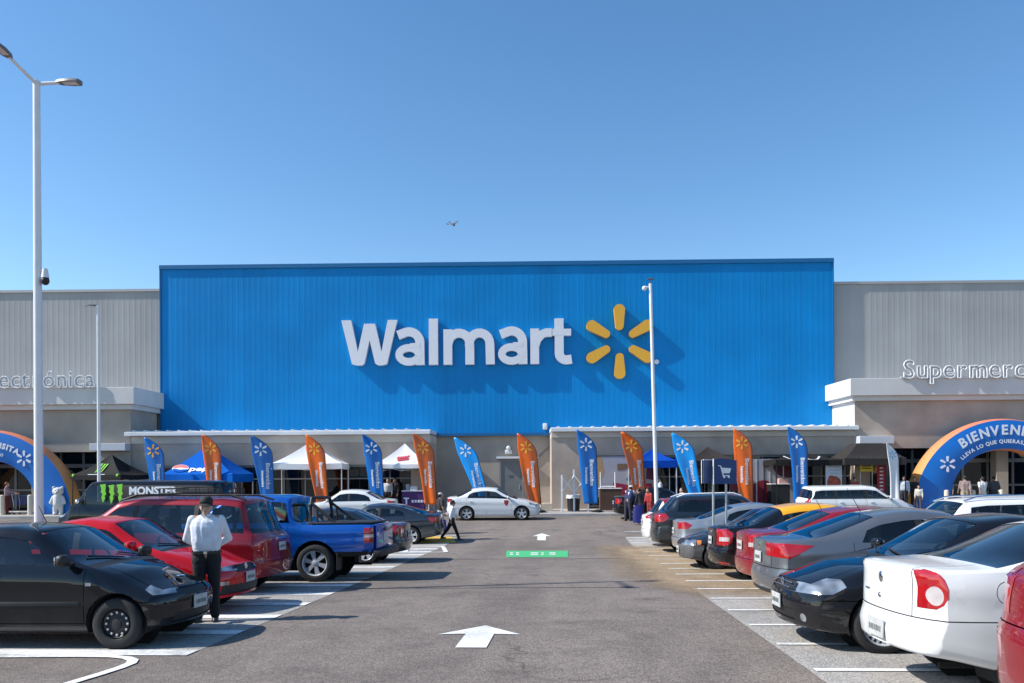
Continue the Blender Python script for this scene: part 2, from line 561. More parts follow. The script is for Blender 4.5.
def extract_split(bm, cl, want, name, mats, parent, off=0.0, L=0, post=None):
    "one object per connected island (left and right lamps, doors, windows)"
    faces = [f for f in bm.faces if f[cl] == want]
    seen = set(); out = []
    for f0 in faces:
        if f0 in seen: continue
        st = [f0]; isl = []
        seen.add(f0)
        while st:
            f = st.pop(); isl.append(f)
            for e in f.edges:
                for g in e.link_faces:
                    if g not in seen and g[cl] == want: seen.add(g); st.append(g)
        if sum(f.calc_area() for f in isl) < .002: continue
        for f in isl: f[cl] = 999
        o = extract(bm, cl, 999, name, mats, parent, off, L)
        for f in isl: f[cl] = 998
        out.append(o)
    return out

def make_car(S, label, cat='car', name='parked_car', group='cars parked in the lot'):
    bm, cl, rw, belt, top, J = car_shell(S)
    L, W, H = S['L'], S['W'], S['H']; hw = W/2; r = S['R']
    P = S['paint']
    root = empty(name, (0, 0, 0), None, label, cat, group)
    bm.normal_update()
    cen = lambda f: f.calc_center_median()
    # glass from the grid itself
    hth = S.get('hth', .17); sxl = bm.faces.layers.float['sx']
    for f in bm.faces:
        c = cen(f)
        j = f[rw]
        if 15 <= j <= 18 and S['xs0'] < c.x < S['xs1'] and top(c.x)-belt(c.x) > hth: f[cl] = CL['sideglass']
        if j >= 22 and j < 40:
            sx = f[sxl]
            if S['xw0']+.02 < sx < S['xw1']-.02: f[cl] = CL['wind']
            elif S['xw0']-.08 < sx <= S['xw0']+.02: f[cl] = CL['trim']
            if S['xb0']+.03 < sx < S['xb1']-.02 and not S.get('norearglass'): f[cl] = CL['rearw']
            if S.get('roofpaint') and S['xw1']-.02 <= sx <= S['xb0']+.03: f[cl] = CL['roofp']
        if S.get('roofpaint') and 18 < j < 40 and f[cl] == 0 and S['xw1']-.02 <= f[sxl] <= S['xb0']+.03: f[cl] = CL['roofp']
    # wheel arches
    for xa in (S['xf'], S['xr']):
        regcut(bm, cl, poly_planes(circle_poly(xa, r+.005, r+S.get('archgap', .055)), 'xz'), lambda f: abs(cen(f).y) > hw*.5 and abs(cen(f).x-xa) < r+.4 and cen(f).z < 2*r+.4, CL['arch'])
        if S.get('clad'):
            regcut(bm, cl, poly_planes(circle_poly(xa, r+.005, r+.115), 'xz'), lambda f: f[cl] == 0 and abs(cen(f).y) > hw*.85 and abs(cen(f).x-xa) < r+.4 and f[rw] < 40, CL['clad'])
    if S.get('clad'):
        regcut(bm, cl, [((0, 0, .40), (0, 0, 1))], lambda f: f[cl] == 0 and f[rw] < 14, CL['clad'])
    isside = lambda f: f[cl] == 0 and 4 <= f[rw] <= 14
    # window pillars and pane ends
    for xa, xb, lean in S['pillars']:
        pl = [(V((xa, 0, 1.0)), V((-1, 0, lean))), (V((xb, 0, 1.0)), V((1, 0, -lean)))]
        regcut(bm, cl, pl, lambda f: f[cl] == CL['sideglass'], CL['trim'])
    if 'cpil' in S:
        xa, lean = S['cpil']
        regcut(bm, cl, [(V((xa, 0, 1.0)), V((-1, 0, -lean)).normalized())], lambda f: f[cl] == CL['sideglass'], CL['body'])
    # lamps
    for key, c_, lens in (('headlamp', 'head', 0), ('taillamp', 'tail', 0), ('revlamp', 'rev', 0), ('fog', 'fog', 0), ('indic', 'indic', 0)):
        for poly, ymin in S.get(key, []):
            ok = (0, CL['fbump'], CL['rbump']) + ((CL['tail'],) if c_ == 'rev' else ())
            regcut(bm, cl, poly_planes(poly, 'xz')+[], lambda f: f[cl] in ok and abs(cen(f).y) > ymin and (f[rw] < 24 or f[rw] > 40), CL[c_])
    for key, c_ in (('headlamp_f', 'head'), ('taillamp_r', 'tail'), ('revlamp_r', 'rev'), ('fog_f', 'fog')):
        for poly in S.get(key, []):
            front = key.endswith('_f')
            for sg in (1, -1):
                regcut(bm, cl, poly_planes([(a*sg, b) for a, b in poly], 'yz'), lambda f: f[cl] in ((0,) + ((CL['tail'],) if c_ == 'rev' else ())) and ((cen(f).x < .55) if front else (cen(f).x > L-.5)) and (f[rw] < 24 or f[rw] > 40), CL[c_])
    # grille and other dark openings on the nose
    for poly in S.get('grille', []):
        regcut(bm, cl, poly_planes(poly, 'yz'), lambda f: f[cl] == 0 and f[rw] > 40 and cen(f).x < L/2, CL['grille'])
    for poly in S.get('rdark', []):
        regcut(bm, cl, poly_planes(poly, 'yz'), lambda f: f[cl] == 0 and cen(f).x > L-.4 and (f[rw] > 40 or f[rw] < 6), CL['clad'])
    G = .0045
    sl = lambda co, no: [(V(co)+V(no)*G, V(no)), (V(co)-V(no)*G, -V(no))]
    # bumper joints
    zf, zr = S.get('zfb', .55), S.get('zrb', .58)
    arf, arr = S['xf']-r-.05, S['xr']+r+.05
    regcut(bm, cl, sl((0, 0, zf), (0, 0, 1)), lambda f: f[cl] == 0 and cen(f).x < arf+.1 and (4 <= f[rw] < 15), CL['gap'])
    regcut(bm, cl, sl((0, 0, zr), (0, 0, 1)), lambda f: f[cl] == 0 and cen(f).x > arr-.1 and (4 <= f[rw] < 15 or f[rw] > 40), CL['gap'])
    # hood shut line, boot shut lines
    hood = S.get('hood_y', .56)*hw/.82
    for sg in (1, -1):
        regcut(bm, cl, sl((0, sg*hood*1.0, 0), (0, 1, 0)), lambda f: f[cl] == 0 and f[rw] > 14 and f[rw] < 40 and cen(f).x < S['xw0']-.08 and cen(f).x > .1, CL['gap'])
        if S.get('boot', True):
            regcut(bm, cl, sl((0, sg*hw*.60, 0), (0, 1, 0)), lambda f: f[cl] == 0 and f[rw] > 14 and cen(f).x > S['xb1']-.02 and cen(f).z > zr, CL['gap'])
    # doors
    zs = S.get('zsill', .30)
    for nm, xa, xb, lean in S['doors']:
        pl = [(V((xa, 0, .6)), V((-1, 0, 0))), (V((xb, 0, .6)), V((1, 0, -lean)).normalized()), (V((0, 0, zs)), V((0, 0, -1)))]
        gpl = [(co+no*.007, no) for co, no in pl]
        regcut(bm, cl, gpl, isside, CL['gap'])
        regcut(bm, cl, pl, lambda f: f[cl] == CL['gap'] and xa-.05 < cen(f).x < xb+.2 and 4 <= f[rw] <= 14 and cen(f).z > zs-.05, CL['door'])
    if 'fuel' in S:
        x, z, q, sd = S['fuel']
        ok = lambda f: f[cl] == 0 and 4 <= f[rw] <= 14 and cen(f).y*sd > 0
        regcut(bm, cl, poly_planes(circle_poly(x, z, q+.006, 20), 'xz'), ok, CL['gap'])
        regcut(bm, cl, poly_planes(circle_poly(x, z, q, 20), 'xz'), lambda f: f[cl] == CL['gap'] and abs(cen(f).x-x) < q+.05 and abs(cen(f).z-z) < q+.05 and cen(f).y*sd > 0, CL['fuel'])
    # bumper areas
    for f in bm.faces:
        if f[cl] == 0:
            c = cen(f)
            if c.x < arf+.03 and c.z < zf and (f[rw] > 40 or f[rw] < 15): f[cl] = CL['fbump']
            elif c.x > arr-.03 and c.z < zr and (f[rw] > 40 or f[rw] < 15): f[cl] = CL['rbump']
    bm.normal_update()
    ex = lambda k, n, m, off=0.0: extract(bm, cl, CL[k], n, m, root, off, L)
    exs = lambda k, n, m, off=0.0: extract_split(bm, cl, CL[k], n, m, root, off, L)
    ex('body', 'body', P)
    gl = S.get('glass', M_glass)
    ex('wind', 'windshield', gl, -.004)
    ex('rearw', 'rear_window', S.get('rglass', M_dglass), -.004)
    exs('sideglass', 'side_window', S.get('sglass', gl), -.008)
    exs('trim', 'window_trim', M_blk, -.002)
    doors = exs('door', 'door', P, 0)
    exs('head', 'headlight', M_lens, .002)
    tls = exs('tail', 'taillight', M_red, .003)
    exs('rev', 'reverse_light', M_white_lens, .003)
    exs('indic', 'side_lamp', S.get('indicm', M_amber), .004)
    exs('fog', 'fog_light', M_lens, .001)
    ex('grille', 'grille', S.get('grillem', M_blk), -.012)
    ex('fbump', 'front_bumper', S.get('fbm', P), .002); ex('rbump', 'rear_bumper', S.get('rbm', P), .002)
    ex('fuel', 'fuel_flap', P, -.001)
    ex('roofp', 'roof', S.get('roofpaint'), 0)
    ex('clad', 'lower_trim', S.get('cladm', M_dgrey), .004)
    bm.free()
    X = lambda x: L/2-x
    # door handles and mirrors
    hz = S.get('hz', belt(L*.5)-.11)
    for d in doors:
        if d is None: continue
        ys = [v.co.y for v in d.data.vertices]; sg = 1 if sum(ys) > 0 else -1
        xr_ = min(v.co.x for v in d.data.vertices)
        zz = [v.co for v in d.data.vertices if abs(v.co.z-hz) < .12 and v.co.x < xr_+.35]
        yy = max((abs(v.y) for v in zz), default=hw*.97)
        h = MB(); h.box((xr_+.20, sg*(yy+.012), hz), (.17, .022, .03), None, .008); h.box((xr_+.20, sg*(yy-.002), hz-.005), (.13, .02, .055), None, .008)
        h.build('handle', S.get('handlem', P), d, .6)
    xm = S['xm']; zm = belt(xm)+.09
    for sg in (1, -1):
        ym = hw*.94
        mb = MB()
        mb.box((X(xm), sg*(ym+.11), zm), (.11, .19, .135), Matrix.Rotation(-.12*sg, 3, 'Z'), .042)
        mb.box((X(xm)+.0, sg*(ym+.0), zm-.05), (.07, .12, .04), None, .01)
        mo = mb.build('side_mirror', S.get('mirm', P), root, .9)
        g = MB(); g.box((X(xm)-.058, sg*(ym+.11), zm), (.010, .14, .09), None, .004); g.build('mirror_glass', M_chr, mo, .6)
    # wheels and wells
    for xa in (S['xf'], S['xr']):
        for sg in (1, -1):
            wheel(root, X(xa), sg*(hw-.105-S.get('inset', .01)), r, S.get('tw', .19), S['rim'], sg)
    ub = MB()
    for xa in (S['xf'], S['xr']):
        for sg in (1, -1):
            ra = r+S.get('archgap', .055)
            n = 18
            ub.grid(lambda i, j: (X(xa)+ra*math.cos(PI*1.2*i/(n-1)-.1*PI), sg*(hw*.955 if j == 0 else hw*.48), r+ra*math.sin(PI*1.2*i/(n-1)-.1*PI)), n, 2)
            ub._new([V((X(xa)+ra*math.cos(2*PI*k/n), sg*hw*.48, r+ra*math.sin(2*PI*k/n))) for k in range(n)], [tuple(range(n))])
    ub.box((0, 0, .24), (L*.55, W*.5, .1)); ub.tube((X(L-.35), -.35, .26), (X(L-1.2), -.35, .26), .026)
    ub.build('underbody', M_lining, root)
    # cabin
    ib = MB(); zfl = belt(L/2)-.42
    ib.box((X((S['xw0']+S['xb1'])/2), 0, zfl-.1), (S['xb1']-S['xw0']-.1, W*.84, .12))
    ib.box((X(S['xw0']+.22), 0, zfl+.28), (.4, W*.80, .22), None, .05)
    ib.build('dashboard', M_lining, root, .6)
    xs_ = S.get('seatx', S['xw1']+.35)
    rows = [xs_]+([min(xs_+.85, S['xb0']-.30)] if not S.get('oneRow') else [])
    for xi in rows:
        for sg in (1, -1):
            sb = MB()
            sb.box((X(xi-.22), sg*.36, zfl+.10), (.5, .46, .16), None, .05)
            sb.box((X(xi+.10), sg*.36, zfl+.42), (.15, .44, .58), Matrix.Rotation(-.22, 3, 'Y'), .06)
            hr = min(zfl+.78, top(xi+.22)-.24)
            sb.box((X(xi+.18), sg*.36, hr), (.11, .26, .17), Matrix.Rotation(-.15, 3, 'Y'), .05)
            sb.build('seat', M_cloth, root, .7)
    sw = MB(); q = Matrix.Rotation(1.15, 3, 'Y')
    sw.path([V((X(S['xw0']+.52), .36, zfl+.42))+q @ V((.18*math.cos(2*PI*k/16), .18*math.sin(2*PI*k/16), 0)) for k in range(17)], .016, 6)
    sw.build('steering_wheel', M_blk, root, .8)
    # wipers
    wb = MB()
    for y0, y1 in ((.55, .02), (.0, -.5)):
        pts = []
        for t in (0, .33, .66, 1):
            y = y0+(y1-y0)*t; xx = S['xw0']+.03+.16*(y/hw)**2+.10*t
            pts.append((X(xx), y, top(S['xw0']+.03+.10*t)+.012-.03*(y/hw)**2))
        wb.path(pts, .009, 5)
    wb.build('wiper', M_blk, root)
    hw1, hw2 = S.get('cf', (.16, .12)), S.get('cr', (.10, .12)); pf_ = smoothed(S['pf'], .05); pr_ = smoothed(S['pr'], .05)
    def skin_x(front, y, z):
        u = min(1, abs(y)/hw)
        return (hw1[0]*u*u+hw1[1]*u**6+pf_(z)) if front else L-(hw2[0]*u*u+hw2[1]*u**6+pr_(z))
    # number plates
    for end, key in ((0, 'fplate'), (1, 'rplate')):
        if key in S:
            z, x, tilt = S[key]
            sg = 1 if end == 0 else -1
            x = skin_x(end == 0, .12, z)-.016*sg
            pb = MB(); pb.box((X(x), 0, z), (.012, .33, .155), Matrix.Rotation(tilt*sg, 3, 'Y'), .003)
            po = pb.build('number_plate', M_plate, root)
            p2 = MB()
            for k in range(7): p2.box((X(x)+.0085*sg, -.115+.038*k, z-.005), (.004, .016+.005*(k % 3), .05-.006*(k % 2)), Matrix.Rotation(tilt*sg, 3, 'Y'))
            p2.build('plate_characters', M_platetxt, po)
    for (kind, x, y, z, sx, sz) in S.get('badges', []):
        b = MB(); sg = 1 if x < L/2 else -1
        if kind == 'h': z = top(x)-.01
        else: x = skin_x(sg > 0, y, z)-.001*sg
        if kind == 'o': b.ball((X(x), y, z), 1, 14, (.012, sx/2, sz/2))
        elif kind == 'h': b.ball((X(x), y, z), 1, 14, (sx/2, sz/2, .015))
        else: b.box((X(x), y, z), (.016, sx, sz), None, .004)
        b.build('badge', M_chr, root, .8)
    if 'antenna' in S:
        x, y, ln = S['antenna']
        a = MB(); z0 = top(x); a.tube((X(x), y, z0-.02), (X(x)-.45*ln, y, z0+.8*ln), .006, .003, 6); a.build('antenna', M_blk, root)
    if S.get('mould'):
        z = S['mould']
        for sg in (1, -1):
            mb = MB(); mb.box((X((S['xf']+S['xr'])/2), sg*(hw*.992), z), (S['xr']-S['xf']-2*r-.25, .02, .05), None, .006)
            mb.build('side_moulding', S.get('mouldm', M_blk), root, .6)
    if S.get('rails'):
        mb = MB()
        for sg in (1, -1):
            yy = hw*.935-.012-S.get('tumble', .3)*(H-belt(L/2))-.04
            pts = []
            for k in range(9):
                x = S['xw1']+.1+(S['xb0']-S['xw1']-.15)*k/8
                pts.append((X(x), sg*(yy-.005), top(x)+(.035 if 0 < k < 8 else -.02)-.015))
            mb.path(pts, .02, 8)
        mb.build('roof_rail', S.get('railm', M_chr), root, .8)
    root['_L'] = L
    return root

def place_car(root, end_x, y, heading, which):
    """put the named end ('front'/'rear') of the car at world x=end_x, its axis at world y; heading 0 points to +x"""
    L = root['_L']; del root['_L']
    dirx = math.cos(heading)
    cx = end_x+(L/2*dirx if which == 'rear' else -L/2*dirx)
    set_on_ground(root, cx, y, heading)

def set_on_ground(root, cx, y, heading):
    e = .8
    sx = (gz(cx+e, y)-gz(cx-e, y))/(2*e); sy = (gz(cx, y+e)-gz(cx, y-e))/(2*e)
    n = V((-sx, -sy, 1)).normalized()
    f = V((math.cos(heading), math.sin(heading), 0)); f = (f-n*f.dot(n)).normalized(); l = n.cross(f)
    M = Matrix(((f.x, l.x, n.x, cx), (f.y, l.y, n.y, y), (f.z, l.z, n.z, gz(cx, y)), (0, 0, 0, 1)))
    root.matrix_world = M

# --- body styles -------------------------------------------------------------
def sedan(L=4.3, W=1.7, H=1.46, xf=.85, wb=2.55, R=.30, nose=.70, hood=.96, deck=1.02, xw0=1.05, xw1=1.85, xb0=None, xb1=None, **k):
    xb0 = xb0 if xb0 else L-1.35; xb1 = xb1 if xb1 else L-.60
    S = dict(L=L, W=W, H=H, xf=xf, xr=xf+wb, R=R, xw0=xw0, xw1=xw1, xb0=xb0, xb1=xb1, xm=xw0+.38)
    S['top'] = [(0, nose), (.14, nose+.05), (xw0*.55, hood-.075), (xw0, hood), (xw1, H-.045), (xw1+.45, H), (xb0-.4, H-.012), (xb0, H-.07), (xb1, deck+.015), (L-.12, deck), (L, deck-.05)]
    S['belt'] = [(0, nose-.08), (.5, nose+.06), (xw0, hood-.055), (xw0+.4, hood-.02), (xb1, deck-.05), (L, deck-.09)]
    S['bot'] = [(0, .24), (.3, .19), (.8, .18), (L-.8, .19), (L-.2, .27), (L, .31)]
    S['pf'] = [(.18, .07), (.32, .02), (.50, 0), (.60, .03), (nose, .10), (nose+.08, .16)]
    S['pr'] = [(.28, .06), (.42, .01), (.56, 0), (.62, .035), (deck-.12, .05), (deck-.02, .04), (deck+.05, .05)]
    xB = xw1+.50
    S['pillars'] = [(xB-.05, xB+.05, .05), (xw0+.42, xw0+.45, .0)]
    S['xs0'] = xw0+.10; S['xs1'] = xb1
    S['cpil'] = (xb0+.20, .55)
    S['doors'] = [('d', xw0+.22, xB, .04), ('d', xB+.0, xB+.92, -.05)]
    S['rim'] = 'five'
    z = nose
    S['headlamp'] = [([(.0, z-.13), (.50, z-.02), (.55, z+.08), (.2, z+.06), (-.1, z+.0)], .36)]
    S['grille'] = [[(-.34, .58), (.34, .58), (.38, .66), (-.38, .66)], [(-.5, .28), (.5, .28), (.45, .40), (-.45, .40)]]
    S['taillamp'] = [([(L-.36, deck-.14), (L-.1, deck-.26), (L+.1, deck-.26), (L+.1, deck-.08), (L-.3, deck-.07)], .42)]
    S['rplate'] = (deck-.30, L-.03, -.05); S['fplate'] = (.45, .0, 0)
    S.update(k); return S

def hatch(L=3.85, W=1.65, H=1.43, xf=.75, wb=2.45, R=.29, nose=.68, hood=.95, xw0=1.0, xw1=1.78, xb0=None, xb1=None, deck=.96, **k):
    xb0 = xb0 if xb0 else L-.52; xb1 = xb1 if xb1 else L-.14
    S = sedan(L, W, H, xf, wb, R, nose, hood, deck, xw0, xw1, xb0, xb1)
    S['top'] = [(0, nose), (.14, nose+.06), (xw0*.55, hood-.07), (xw0, hood), (xw1, H-.045), (xw1+.4, H), (xb0-.4, H-.02), (xb0, H-.06), (xb1, deck), (L-.05, deck-.03), (L, deck-.06)]
    S['belt'] = [(0, nose-.08), (.5, nose+.06), (xw0, hood-.055), (xw0+.4, hood-.02), (xb1, deck+.0), (L, deck-.1)]
    S['cpil'] = (xb0-.02, .30); S['boot'] = False
    S['pr'] = [(.28, .05), (.42, .01), (.56, 0), (.62, .02), (deck-.1, .03), (deck, .05)]
    S['taillamp'] = [([(L-.28, deck-.05), (L-.22, deck-.28), (L+.1, deck-.28), (L+.1, deck+.0)], hw_(W)*.62)]
    S.update(k); return S
def hw_(W): return W/2
# ------------------------------------------------------------------ world, sun, camera
def setup_world():
    w = bpy.data.worlds.new("World"); SC.world = w; w.use_nodes = True
    nt = w.node_tree; bg = nt.nodes['Background']
    sky = nt.nodes.new('ShaderNodeTexSky'); sky.sky_type = 'NISHITA'; sky.sun_disc = False
    # light travels (1, .17, -.86) in the camera frame
    d = RT*(-1.0)+FW*(-.155)+V((0, 0, .87)); d.normalize()
    el = math.asin(d.z); az = math.atan2(d.x, d.y)
    sky.sun_elevation = el; sky.sun_rotation = az
    sky.air_density = 1.0; sky.dust_density = .35; sky.ozone_density = 1.0; sky.altitude = 300
    hs = nt.nodes.new('ShaderNodeHueSaturation'); hs.inputs['Saturation'].default_value = 1.25; hs.inputs['Hue'].default_value = .498
    nt.links.new(sky.outputs[0], hs.inputs['Color']); nt.links.new(hs.outputs[0], bg.inputs[0]); bg.inputs[1].default_value = SKYS
    L = bpy.data.lights.new('sun', 'SUN'); L.energy = SUNS; L.angle = math.radians(.53); L.color = (1, .955, .89)
    o = bpy.data.objects.new('sun', L); COL.objects.link(o)
    o.rotation_euler = d.to_track_quat('Z', 'Y').to_euler(); o.location = d*60
    c = bpy.data.cameras.new('camera'); co = bpy.data.objects.new('camera', c); COL.objects.link(co)
    c.sensor_width = 36; c.lens = 36*FPX/1024; c.shift_y = (HOR-341.5)/1024; c.shift_x = 0
    c.clip_end = 3000
    co.matrix_world = Matrix.Translation(CAM) @ Matrix.Rotation(YAW, 4, 'Z') @ Matrix.Rotation(PI/2, 4, 'X') @ Matrix.Rotation(ROLL*RSIGN, 4, 'Z')
    SC.camera = co
    vs = SC.view_settings; vs.view_transform = 'Standard'; vs.look = 'None'; vs.exposure = EXPO; vs.gamma = 1; vs.use_curve_mapping = False
    SC.cycles.max_bounces = 8; SC.cycles.transparent_max_bounces = 12
SKYS, SUNS, EXPO, RSIGN = .14, 4.4, .5, -1

# ------------------------------------------------------------------ ground
def asphalt_mat(name, base, dusty):
    m = bpy.data.materials.new(name); m.use_nodes = True
    nt = m.node_tree; b = nt.nodes['Principled BSDF']; N = nt.nodes.new; Lk = nt.links.new
    tc = N('ShaderNodeTexCoord')
    def noise(s, d=5, r=.6):
        n = N('ShaderNodeTexNoise'); n.inputs['Scale'].default_value = s; n.inputs['Detail'].default_value = d; n.inputs['Roughness'].default_value = r
        Lk(tc.outputs['Object'], n.inputs['Vector']); return n
    def mr(src, a, b_, c, d):
        r = N('ShaderNodeMapRange'); r.inputs[1].default_value = a; r.inputs[2].default_value = b_; r.inputs[3].default_value = c; r.inputs[4].default_value = d
        Lk(src, r.inputs[0]); return r.outputs[0]
    def mix(f, a, b_, mode='MIX'):
        x = N('ShaderNodeMix'); x.data_type = 'RGBA'; x.blend_type = mode
        if isinstance(f, float): x.inputs[0].default_value = f
        else: Lk(f, x.inputs[0])
        for i, q in ((6, a), (7, b_)):
            if isinstance(q, tuple): x.inputs[i].default_value = (*q, 1)
            else: Lk(q, x.inputs[i])
        return x.outputs[2]
    big = noise(.22, 6, .65); mid = noise(1.7, 6, .7); fine = noise(55, 3, .7); agg = N('ShaderNodeTexVoronoi'); agg.inputs['Scale'].default_value = 48
    Lk(tc.outputs['Object'], agg.inputs['Vector'])
    c = mix(mr(big.outputs['Fac'], .35, .65, 0, 1), tuple(v*.78 for v in base), tuple(v*1.18 for v in base))
    c = mix(mr(mid.outputs['Fac'], .3, .7, 0, .55), c, tuple(v*1.32 for v in dusty))
    c = mix(mr(fine.outputs['Fac'], .2, .8, 0, 1), mix(1.0, c, (.55, .55, .55), 'MULTIPLY'), mix(1.0, c, (1.42, 1.40, 1.38), 'MULTIPLY'))
    vc = N('ShaderNodeRGBToBW'); Lk(agg.outputs['Color'], vc.inputs[0])
    c = mix(1.0, c, mix(mr(vc.outputs[0], .1, .9, 0, 1), (.70, .70, .70), (1.32, 1.30, 1.27)), 'MULTIPLY')
    # oil drips
    oil = noise(.9, 3, .5); oil2 = noise(7, 2, .5)
    f = N('ShaderNodeMath'); f.operation = 'MULTIPLY'
    Lk(mr(oil.outputs['Fac'], .57, .72, 0, .6), f.inputs[0]); Lk(mr(oil2.outputs['Fac'], .35, .6, .3, 1), f.inputs[1])
    c = mix(f.outputs[0], c, tuple(v*.45 for v in base))
    # tyre tracks running along the lane, and hairline cracks
    sp = N('ShaderNodeSeparateXYZ'); Lk(tc.outputs['Object'], sp.inputs[0])
    mp = N('ShaderNodeMapping'); mp.inputs['Scale'].default_value = (1.1, .045, 1); Lk(tc.outputs['Object'], mp.inputs['Vector'])
    tn = N('ShaderNodeTexNoise'); tn.inputs['Scale'].default_value = 1.0; tn.inputs['Detail'].default_value = 4; Lk(mp.outputs[0], tn.inputs['Vector'])
    c = mix(mr(tn.outputs['Fac'], .35, .65, 0, .75), c, mix(1.0, c, (.80, .80, .81), 'MULTIPLY'))
    wv = N('ShaderNodeTexNoise'); wv.inputs['Scale'].default_value = 1.4; wv.inputs['Detail'].default_value = 5; Lk(tc.outputs['Object'], wv.inputs['Vector'])
    av = N('ShaderNodeMix'); av.data_type = 'RGBA'; av.blend_type = 'ADD'; av.inputs[0].default_value = .9; Lk(tc.outputs['Object'], av.inputs[6]); Lk(wv.outputs['Color'], av.inputs[7])
    vo = N('ShaderNodeTexVoronoi'); vo.feature = 'DISTANCE_TO_EDGE'; vo.inputs['Scale'].default_value = .23; Lk(av.outputs[2], vo.inputs['Vector'])
    cm = N('ShaderNodeMath'); cm.operation = 'MULTIPLY'; Lk(mr(vo.outputs['Distance'], .0025, .006, .6, 0), cm.inputs[0]); Lk(mr(big.outputs['Fac'], .48, .6, 0, 1), cm.inputs[1])
    c = mix(cm.outputs[0], c, tuple(v*.30 for v in base))
    Lk(c, b.inputs['Base Color'])
    b.inputs['Roughness'].default_value = .88; b.inputs['Specular IOR Level'].default_value = .3
    bp = N('ShaderNodeBump'); bp.inputs['Strength'].default_value = .5; bp.inputs['Distance'].default_value = .01
    Lk(agg.outputs['Distance'], bp.inputs['Height']); Lk(bp.outputs['Normal'], b.inputs['Normal'])
    return m

def marking_mat(name, col, wear=.5):
    "road paint, worn through in patches and scuffed by tyres"
    m = bpy.data.materials.new(name); m.use_nodes = True
    nt = m.node_tree; b = nt.nodes['Principled BSDF']; N = nt.nodes.new; Lk = nt.links.new
    tc = N('ShaderNodeTexCoord'); n = N('ShaderNodeTexNoise'); n.inputs['Scale'].default_value = 14; n.inputs['Detail'].default_value = 8; n.inputs['Roughness'].default_value = .75
    n2 = N('ShaderNodeTexNoise'); n2.inputs['Scale'].default_value = 1.3; n2.inputs['Detail'].default_value = 5
    Lk(tc.outputs['Object'], n.inputs['Vector']); Lk(tc.outputs['Object'], n2.inputs['Vector'])
    a = N('ShaderNodeMath'); a.operation = 'ADD'; Lk(n.outputs['Fac'], a.inputs[0]); Lk(n2.outputs['Fac'], a.inputs[1])
    r = N('ShaderNodeMapRange'); r.inputs[1].default_value = 1.06-.1*wear; r.inputs[2].default_value = 1.32; r.inputs[3].default_value = 0; r.inputs[4].default_value = wear
    Lk(a.outputs[0], r.inputs[0])
    x = N('ShaderNodeMix'); x.data_type = 'RGBA'; x.inputs[6].default_value = (*col, 1); x.inputs[7].default_value = (.13, .125, .12, 1)
    Lk(r.outputs[0], x.inputs[0]); Lk(x.outputs[2], b.inputs['Base Color']); b.inputs['Roughness'].default_value = .75
    return m

def ground_sheet(name, poly, dz, m, step=1.0):
    "a strip laid on the ground: poly = 4 world corners (x,y), subdivided so it follows the slope"
    (ax, ay), (bx, by), (cx, cy), (dx, dy) = poly
    nu = max(2, int(max(math.dist(poly[0], poly[1]), math.dist(poly[3], poly[2]))/step)+2)
    nv = max(2, int(max(math.dist(poly[0], poly[3]), math.dist(poly[1], poly[2]))/step)+2)
    def f(i, j):
        s, t = i/(nu-1), j/(nv-1)
        x = (ax*(1-s)+bx*s)*(1-t)+(dx*(1-s)+cx*s)*t; y = (ay*(1-s)+by*s)*(1-t)+(dy*(1-s)+cy*s)*t
        return on_ground(x, y, dz)
    mb = MB(); mb.grid(f, nu, nv)
    return mb.build(name, m, None, 3.0)

def stripe(mb, x0, y0, x1, y1, w, dz):
    d = V((x1-x0, y1-y0)); L = d.length; d /= L; n = V((-d.y, d.x))*w/2
    k = max(2, int(L/.8)+1)
    mb.grid(lambda i, j: on_ground(x0+d.x*L*i/(k-1)+n.x*(1 if j else -1), y0+d.y*L*i/(k-1)+n.y*(1 if j else -1), dz), k, 2)

